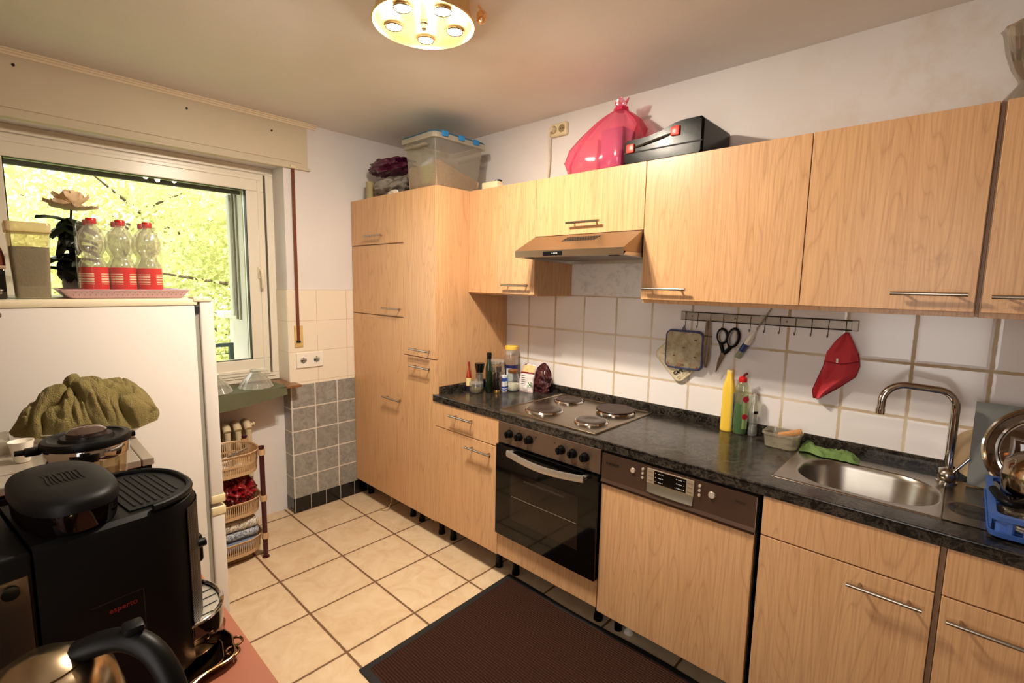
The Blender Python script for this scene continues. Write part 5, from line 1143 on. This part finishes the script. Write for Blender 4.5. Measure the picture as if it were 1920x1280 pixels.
MB().box(.355, .705, -2.425, -2.211, FT+.10, FT+.112, .004).build('top', plain('top_tan', (150, 122, 92), .5), bx)
b = MB(); b.box(.701, .712, -2.40, -2.222, FT+.028, FT+.034, .002); b.box(.703, .716, -2.36, -2.225, FT+.018, FT+.032, .003); b.build('trim', m_chrome, bx)
tag(MB().lathe([(.012, 0), (.011, .03), (.006, .055), (.001, .066)], (.66, -2.222, FT+.112), 14).build('wooden_cone', plain('red_brown', (120, 50, 34), .5)), 'reddish brown pointed figure on the black appliance by the tub', 'figure')
tag(MB().box(.50, .58, -2.30, -2.216, FT+.112, FT+.145, .006).build('orange_carton', plain('orange_brown', (190, 104, 60), .6)), 'small orange brown carton on the black appliance behind the pointed figure', 'carton')
# artificial flower
fl = thing('artificial_flower', 'cream artificial flower with dark leaves in a pale vase', 'flower', (.35, -2.01, FT))
FC = Vector((.36, -2.003, 1.765))
MB().lathe([(.020, 0), (.030, .006), (.036, .05), (.030, .085), (.020, .10), (.024, .11)], (.35, -2.015, FT), 28).build('vase', plain('vase_pale', (176, 182, 186), .4), fl)
b = MB(); b.tube([(.35, -2.015, FT+.06), (.352, -2.018, FT+.2), FC], .004, 8, smooth=1); b.build('stem', plain('stem_dark', (20, 34, 18), .6), fl)
def petal(cen, yaw_, pitch_, ln_, wd_, cup, mb):
    R = Matrix.Translation(cen) @ Matrix.Rotation(yaw_, 4, 'Z') @ Matrix.Rotation(-pitch_, 4, 'Y')
    def f(u, v):
        w_ = wd_*math.sin(PI*min(.97, u*.86+.12))**.8*(v-.5)
        return R @ Vector((ln_*u, w_, cup*u*u*ln_+cup*abs(v-.5)**2*wd_*2+.004*math.sin(v*11+u*5)*u))
    mb.grid(f, 9, 7, .0008)
rnd = random.Random(4)
b = MB()
for ring, (n_, pi_, ln_, wd_, cu) in enumerate(((8, .02, .086, .070, .22), (7, .45, .074, .062, .35), (6, .85, .060, .050, .4), (5, 1.2, .046, .036, .4))):
    for k in range(n_): petal(FC+Vector((0, 0, .006*ring)), 2*PI*k/n_+ring*.5, pi_+rnd.uniform(-.12, .12), ln_, wd_, cu, b)
b.build('petals', plain('petal_cream', (240, 220, 186), .6, vary=((228, 196, 150), 30)), fl, smooth=60)
m_lf = plain('leaf_dark', (16, 26, 14), .4)
for k in range(38):
    z = rnd.uniform(FT+.10, 1.735); a = rnd.uniform(0, 2*PI); b = MB(); L_ = rnd.uniform(.07, .105)
    cen = Vector((.353, -2.016, z)); petal(cen+Vector((math.cos(a)*.008, math.sin(a)*.008, 0)), a, rnd.uniform(-1.1, .35), L_, L_*.78, -.25, b)
    b.build('leaf', m_lf, fl, smooth=60)

# ------------------------------------------------------------------ table with appliances (left foreground)
ZT = .75
tb = thing('table', 'reddish brown table top carrying the coffee machine at the left', 'table', (1.75, -2.25, 0))
m_tab = plain('table_red_brown', (150, 88, 64), .42, vary=((136, 76, 54), 4), bump=(200, .04, .0005))
b = MB(); b.box(.86, 2.66, -2.58, -1.937, ZT-.028, ZT, .002); b.build('table_top', m_tab, tb, smooth=0)
for (xx, yy) in ((.90, -1.985), (2.60, -1.985), (.90, -2.53), (2.60, -2.53)): MB().box(xx-.02, xx+.02, yy-.02, yy+.02, 0, ZT-.028, .002).build('leg', m_tab, tb, smooth=0)
# mini oven
mo = thing('mini_oven', 'low stainless steel topped mini oven between fridge and coffee machine', 'mini oven', (1.09, -2.2, ZT))
ZO = .972
m_ost = plain('oven_top_steel', (186, 178, 166), .33, .55, vary=((170, 160, 146), 10))
MB().box(.86, 1.325, -2.50, -1.962, ZT+.012, ZO-.022, .004).build('case', m_blackm, mo, smooth=0)
MB().box(.86, 1.332, -2.502, -1.989, ZO-.022, ZO, .003).build('steel_top', m_ost, mo, smooth=0)
MB().box(.86, 1.332, -1.987, -1.957, ZO-.022, ZO, .003).build('steel_edge', m_ost, mo, smooth=0)
b = MB(); b.tube([(p[0], p[1], ZO+.0003) for p in rrect(1.13, -2.235, .10, .08, .02, 4)], .0012, 6, closed=True); b.build('recess_line', m_handle, mo)
MB().box(1.325, 1.333, -2.49, -1.99, ZT+.03, ZO-.03, .002).build('front_panel', m_blackg, mo, smooth=0)
for (xx, yy) in ((.89, -2.0), (1.29, -2.0), (.89, -2.46), (1.29, -2.46)): MB().cyl((xx, yy, ZT), (xx, yy, ZT+.014), .014, n=12).build('foot', m_black, mo)
# white bowl with towel
wbw = MB(); c = (.992, -2.062, ZO)
wbw.lathe([(.10, .0), (.11, .001), (.15, .03), (.172, .055), (.176, .056), (.170, .050), (.14, .02), (.09, .006), (.001, .006)], c, 48, sx=.68)
wb_ = thing('white_bowl', 'wide white bowl under the towel on the mini oven', 'bowl', c); wbw.build('bowl_body', m_white, wb_)
def pw(T, q):
    for (a, x0), (b_, x1) in zip(T, T[1:]):
        if q <= b_:
            k = (q-a)/(b_-a); k = k*k*(3-2*k)*.5+k*.5; return x0+(x1-x0)*k
    return T[-1][1]
def towel(u, v):
    y = -2.242+.357*u
    zt_ = pw([(0, .060), (.10, .110), (.25, .165), (.42, .202), (.60, .195), (.80, .170), (.93, .135), (1, .080)], u)
    zb_ = pw([(0, .052), (.3, .042), (.7, .034), (1, .050)], u)
    hw = .112*pw([(0, .35), (.12, .75), (.4, 1.0), (.8, 1.0), (.95, .8), (1, .35)], u)
    a = PI*v; ca, sa = math.cos(a), math.sin(a)**.75
    p = Vector((y*16, v*2.6, 3.0)); wv = Vector((noise.noise(p), noise.noise(p+Vector((9, 4, 1))), 0))
    rd_ = min(1, abs(noise.noise(Vector((y*12+wv.x*1.2+v*1.9, v*1.9+wv.y, .4))))*3.2)**.6-.5
    rd2 = min(1, abs(noise.noise(Vector((y*26-v*3.2, v*4+wv.x*2, 7.4))))*3.2)**.6-.5
    disp = .026*rd_+.009*rd2+.0022*noise.noise(Vector((y*130, v*26, 2)))
    cr = math.exp(-((y+2.105+.020*math.sin(v*5))/.0065)**2)*.026*math.sin(a)
    disp = (disp-cr)*min(1, 6*min(u, 1-u)+.2)*min(1, math.sin(a)*2+.25)
    return Vector((.992-(hw+disp)*ca*1.0, y+.004*math.sin(v*8+u*7), ZO+zb_+(zt_-zb_)*sa+disp*sa*.9))
b = MB(); b.grid(towel, 170, 90, .004)
tag(b.build('towel', plain('towel_olive', (164, 140, 84), .95, bump=(300, 1.0, .012), vary=((120, 116, 66), 14)), smooth=70), 'crumpled olive green terry towel heaped in the white bowl', 'towel')
b = MB(); c = (1.128, -2.225, ZO); cu_ = thing('white_cup', 'small white cup standing on the mini oven at the left', 'cup', c)
MB().lathe([(.001, .001), (.014, .001), (.017, .004), (.026, .055), (.028, .062), (.0265, .062), (.024, .052), (.014, .006), (.001, .005)], c, 28).build('cup_body', m_white, cu_)
tag(MB().box(.90, 1.03, -2.46, -2.246, ZO, ZO+.045, .006).build('clear_box', m_milky), 'clear plastic box at the left edge on the mini oven', 'box')
# blender jug
bd = thing('blender', 'blender with a glass jug and wide black lid behind the coffee machine', 'blender', (1.60, -2.125, ZT))
BX, BY = 1.60, -2.126
MB().lathe([(.075, 0), (.080, .006), (.076, .06), (.062, .135), (.05, .145)], (BX, BY, ZT), 40).build('motor_base', m_blackm, bd)
jz = .905; MB().lathe([(.045, .0), (.055, .006), (.060, .03), (.069, .16), (.073, .215)], (BX, BY, jz), 44, cap=False, flute=(0, 0, 9)).build('glass_jug', clear('jug_glass', (226, 214, 190), .10, .03, .8, .08, (150, 128, 96)), bd)
b = MB()
for k in range(10):
    a = 2*PI*k/10+.2; b.tube([(BX+.0560*math.cos(a), BY+.0560*math.sin(a), jz+.02), (BX+.0665*math.cos(a), BY+.0665*math.sin(a), jz+.15)], .0028, 6)
b.build('jug_ribs', clear('jug_rib', (236, 226, 206), .2, .03, .6, .08), bd)
MB().lathe([(.0745, .188), (.0755, .190), (.0755, .212), (.0745, .214)], (BX, BY, jz), 48, cap=False).build('chrome_band', m_chrome, bd)
LZ = jz+.214
MB().lathe([(.074, 0), (.0805, .003), (.0815, .012), (.078, .018), (.068, .019), (.062, .014), (.050, .013), (.046, .020), (.036, .021)], (BX, BY, LZ), 52).build('lid', m_black, bd)
MB().lathe([(.036, .018), (.036, .030), (.026, .038), (.001, .040)], (BX, BY, LZ), 36).build('cap', clear('cap_smoky', (150, 128, 120), .2, .04, .6, .35, (88, 66, 60)), bd)
b = MB(); b.box(BX-.012, BX+.012, BY-.104, BY-.076, LZ-.006, LZ+.010, .004); b.tube([(BX, BY-.095, LZ+.002), (BX+.002, BY-.118, LZ+.004)], .006, 8); b.box(BX-.010, BX+.010, BY+.076, BY+.088, LZ, LZ+.012, .003); b.build('lid_latch', m_black, bd)
# tray under the coffee machine
CF = Vector((2.045, -1.993, 0)); CA = math.radians(8)   # near front corner and turn of the machine
cm = thing('coffee_machine', 'black bean to cup coffee machine seen from its side', 'coffee machine', (2.045, -1.993, ZT+.016), CA)
# local frame: +x towards the viewer's side, origin at the near front corner; y forward is +y
Wd, Dp, Hc = .240, .44, .334
def cml(z, d=0.0, rf=.105):
    """outline of the body seen from above: big front radii"""
    P_ = []
    for i in range(9): a = math.radians(90*i/8); P_.append((-rf+(rf-d)*math.cos(a), -rf*.9+(rf*.9-d)*math.sin(a), z))
    for i in range(9): a = math.radians(90+90*i/8); P_.append((-Wd+rf+(rf-d)*math.cos(a), -rf*.9+(rf*.9-d)*math.sin(a), z))
    P_ += [(-Wd+d, -.248, z), (-d, -.248, z)]
    return P_
b = MB(); b.loft([cml(.006, .004), cml(.010), cml(Hc-.018), cml(Hc-.006, .004), cml(Hc, .014)]); b.build('body', m_black, cm, local=True, smooth=30)
b = MB(); b.box(-Wd, 0, -Dp, -.250, .02, Hc-.001, .006, 3); b.build('rear_housing', m_blackm, cm, local=True)
b = MB(); b.box(-.003, .002, -.42, -.256, .10, Hc-.035, .0008); sp_ = b.build('steel_side_plate', plain('dark_steel', (92, 80, 68), .3, .9), cm, local=True, smooth=0)
b = MB(); b.cyl((.001, -.276, Hc-.052), (.007, -.276, Hc-.052), .010, n=18); b.build('side_button', m_blackg, sp_, local=True)
# perforated front grille wrapped round the front
tt = NT('perforated_black'); _v = tt.add('ShaderNodeTexVoronoi'); _v.inputs['Scale'].default_value = 190; _v.inputs['Randomness'].default_value = 0; tt.link(tt.pos(world=False), _v.inputs[0])
tt.set(col=tt.mix(tt.math('MULTIPLY_ADD', _v.outputs[0], 4, -1.2, clamp=True), (60, 46, 36), lin((10, 9, 8))), rough=.4, metal=.4); tt.bump(_v.outputs[0], .8, .004); m_perf = tt.m
def fo(d, z): return [(p[0]*1.0, p[1]+0, z) for p in cml(z, d)][4:14]
L = []
for z in (.055, Hc-.02):
    row = []
    for p in cml(z, -.0022)[3:15]: row.append(Vector((p[0], p[1], z)))
    L.append(row)
b = MB(); b.loft(L, cap=False, close=False); b.build('front_grille', m_perf, cm, local=True, smooth=40)
# cup warmer top plate with ridges
b = MB(); P_ = [(-.028-.19*k_, y_) for k_, y_ in ((0, -.122), (0, -.075), (.06, -.045), (.2, -.020), (.5, -.012), (.8, -.020), (.94, -.045), (1, -.075), (1, -.122))]
b.prism(P_, 'z', Hc-.001, Hc+.003); 
for k in range(8): b.box(-.200+.004*max(0, k-4)**1.6, -.042-.004*max(0, k-4)**1.6, -.112+k*.0105, -.108+k*.0105, Hc+.002, Hc+.0045, .001)
b.build('cup_shelf', m_blackm, cm, local=True, smooth=0)
b = MB(); b.tube([(p[0], p[1], Hc+.004) for p in cml(Hc, .008)[0:18]], .006, 8); b.build('rim', m_black, cm, local=True)
# bean hopper
HXc, HYc = -.120, -.186
def hop(k, z, n=44):
    R_ = []
    for i in range(n):
        a = 2*PI*i/n; ca, sa = math.cos(a), math.sin(a); e = (abs(ca)**2.6+abs(sa)**2.6)**(-1/2.6); R_.append((HXc+.116*k*e*ca, HYc+.061*k*e*sa, z))
    return R_
b = MB(); b.loft([hop(.95, Hc-.002), hop(.99, Hc+.006), hop(1.03, Hc+.036)], cap=False); b.build('bean_hopper', clear('smoky_plastic', (70, 52, 44), .05, .05, .3, .45, (16, 10, 8)), cm, local=True, smooth=50)
b = MB(); b.loft([hop(.90, Hc-.001), hop(.95, Hc+.012), hop(.96, Hc+.028), hop(.4, Hc+.030)]); b.build('beans', plain('coffee_beans', (70, 32, 20), .5, bump=(90, 1.0, .01), vary=((30, 14, 10), 80)), cm, local=True, smooth=50)
b = MB(); b.loft([hop(1.0, Hc+.034), hop(1.05, Hc+.036), hop(1.05, Hc+.048), hop(1.01, Hc+.055), hop(.90, Hc+.0595), hop(.5, Hc+.061)]); ldh = b.build('hopper_lid', m_blackm, cm, local=True, smooth=40)
b = MB(); rn = random.Random(2)
for k in range(9): b.tube([(HXc-.035+.001*k, HYc-.022+k*.0055, Hc+.0605), (HXc-.015, HYc-.020+k*.0055+rn.uniform(-.002, .002), Hc+.062), (HXc+.02, HYc-.022+k*.0055, Hc+.062), (HXc+.032, HYc-.02+k*.0055, Hc+.0605)], .0009, 5)
b.build('embossed_marks', m_black, ldh, local=True)
text('lettering', 'esperto', .0125, plain('print_dull_red', (120, 26, 16), .5), cm, (.0012, -.168, .185), (0, 1, 0), (0, 0, 1), local=True)
b = MB(); b.box(-.0005, .0006, -.12, -.1185, .06, .205); b.box(-.0005, .0006, -.19, -.12, .205, .2060); b.build('panel_joint', m_dark, cm, local=True, smooth=0)
# spout, drip tray
b = MB(); b.box(-.165, -.085, -.012, .012, .16, .22, .008, 3); b.build('coffee_spout', m_black, cm, local=True)
b = MB(); b.cyl((-.055, -.030, .218), (-.055, .002, .218), .0080, n=18); b.build('knob', m_black, cm, local=True)
def dt(k, z, n=20):
    P_ = [(-.115+.098*k*math.cos(PI*i/n), -.045+(.088*k)*(math.sin(PI*i/n)**.8), z) for i in range(n+1)]
    return P_
b = MB(); b.loft([dt(.93, .006), dt(.98, .012), dt(1.0, .055), dt(1.0, .075), dt(.96, .077), dt(.94, .070)]); b.build('drip_tray', m_blackg, cm, local=True, smooth=40)
b = MB(); b.loft([dt(.93, .0705), dt(.93, .0735), dt(.90, .0742)]); dg = b.build('drip_grid', m_alu, cm, local=True, smooth=40)
b = MB(); 
for k in range(7):
    x_ = -.20+.026*k; l_ = .085*math.sqrt(max(.05, 1-((x_+.122)/.10)**2))
    b.box(x_, x_+.003, -.03, l_-.050, .0742, .0750)
b.build('drip_slots', m_dark, dg, local=True, smooth=0)
b = MB(); b.tube([(p[0], p[1], .077) for p in dt(.975, .077)], .004, 8); b.build('drip_rim', m_chrome, cm, local=True)
# ornate tray
ot = thing('ornate_tray', 'old silver tray with a scrolled rim under the coffee machine', 'tray', (2.045, -1.993, ZT+.0005), CA)
m_silver = plain('tarnished_silver', (150, 112, 78), .22, 1.0, bump=(50, .15, .001), vary=((92, 66, 46), 14))
def otl(k, z, wob=1):
    R_ = []; n = 120
    for i in range(n):
        a = 2*PI*i/n; ca, sa = math.cos(a), math.sin(a); e = (abs(ca)**3.4+abs(sa)**3.4)**(-1/3.4)
        sc_ = 1+wob*(.035*math.cos(8*a)+.020*math.cos(16*a+1))
        R_.append((-.115+.150*k*e*ca*sc_, -.125+.165*k*e*sa*sc_, z))
    return R_
b = MB(); b.loft([otl(.80, .001, .2), otl(.84, .001, .4), otl(.92, .006, .8), otl(1.0, .014), otl(1.0, .016), otl(.92, .009, .8), otl(.83, .004, .4), otl(.80, .004, .2)], cap=False); 
b.bm.faces.new([b.bm.verts.new(p) for p in otl(.81, .003, .2)]); b.build('dish', m_silver, ot, local=True, smooth=50)
b = MB(); b.tube([Vector(p) for p in otl(1.0, .0165)], .0032, 8, closed=True); b.tube([Vector(p)+Vector((0, 0, 0)) for p in otl(.90, .0085, .8)], .0014, 6, closed=True)
for (x_, y_, s_) in ((.002, .012, 1), (-.016, .030, -1), (.022, -.20, 1), (-.24, .01, -1)):
    b.tube([(x_+s_*.018*(1-t_/14)*math.cos(t_*.55), y_+.018*(1-t_/14)*math.sin(t_*.55), .016) for t_ in range(12)], .0028, 8, smooth=1)
b.build('scroll_rim', m_silver, ot, local=True)
# kettle in front
kt = thing('kettle', 'steel kettle with a black handle at the lower left corner', 'kettle', (2.262, -2.245, ZT))
KX, KY = 2.262, -2.245
MB().lathe([(.075, 0), (.082, .004), (.084, .02), (.084, .028)], (KX, KY, ZT), 44).build('base', m_black, kt)
m_ksteel = plain('kettle_steel', (168, 150, 122), .24, 1.0, bump=(160, .06, .0004))
MB().lathe([(.082, .028), (.083, .035), (.081, .14), (.078, .21), (.070, .245), (.056, .266), (.040, .274), (.001, .276)], (KX, KY, ZT), 52).build('steel_body', m_ksteel, kt)
b = MB(); b.tube([(2.268, -2.212, 1.028), (2.286, -2.186, 1.040), (2.314, -2.162, 1.046), (2.346, -2.142, 1.030), (2.370, -2.130, .985), (2.378, -2.130, .925), (2.356, -2.150, .87), (2.318, -2.19, .845)], .0145, 14, smooth=2); b.build('handle', m_black, kt)
b = MB(); b.lathe([(.040, .268), (.041, .276), (.026, .287), (.001, .291)], (KX, KY, ZT), 30); b.build('lid', m_ksteel, kt)
b = MB(); b.box(2.302, 2.326, -2.172, -2.150, 1.055, 1.066, .004); b.build('lid_button', m_black, kt)
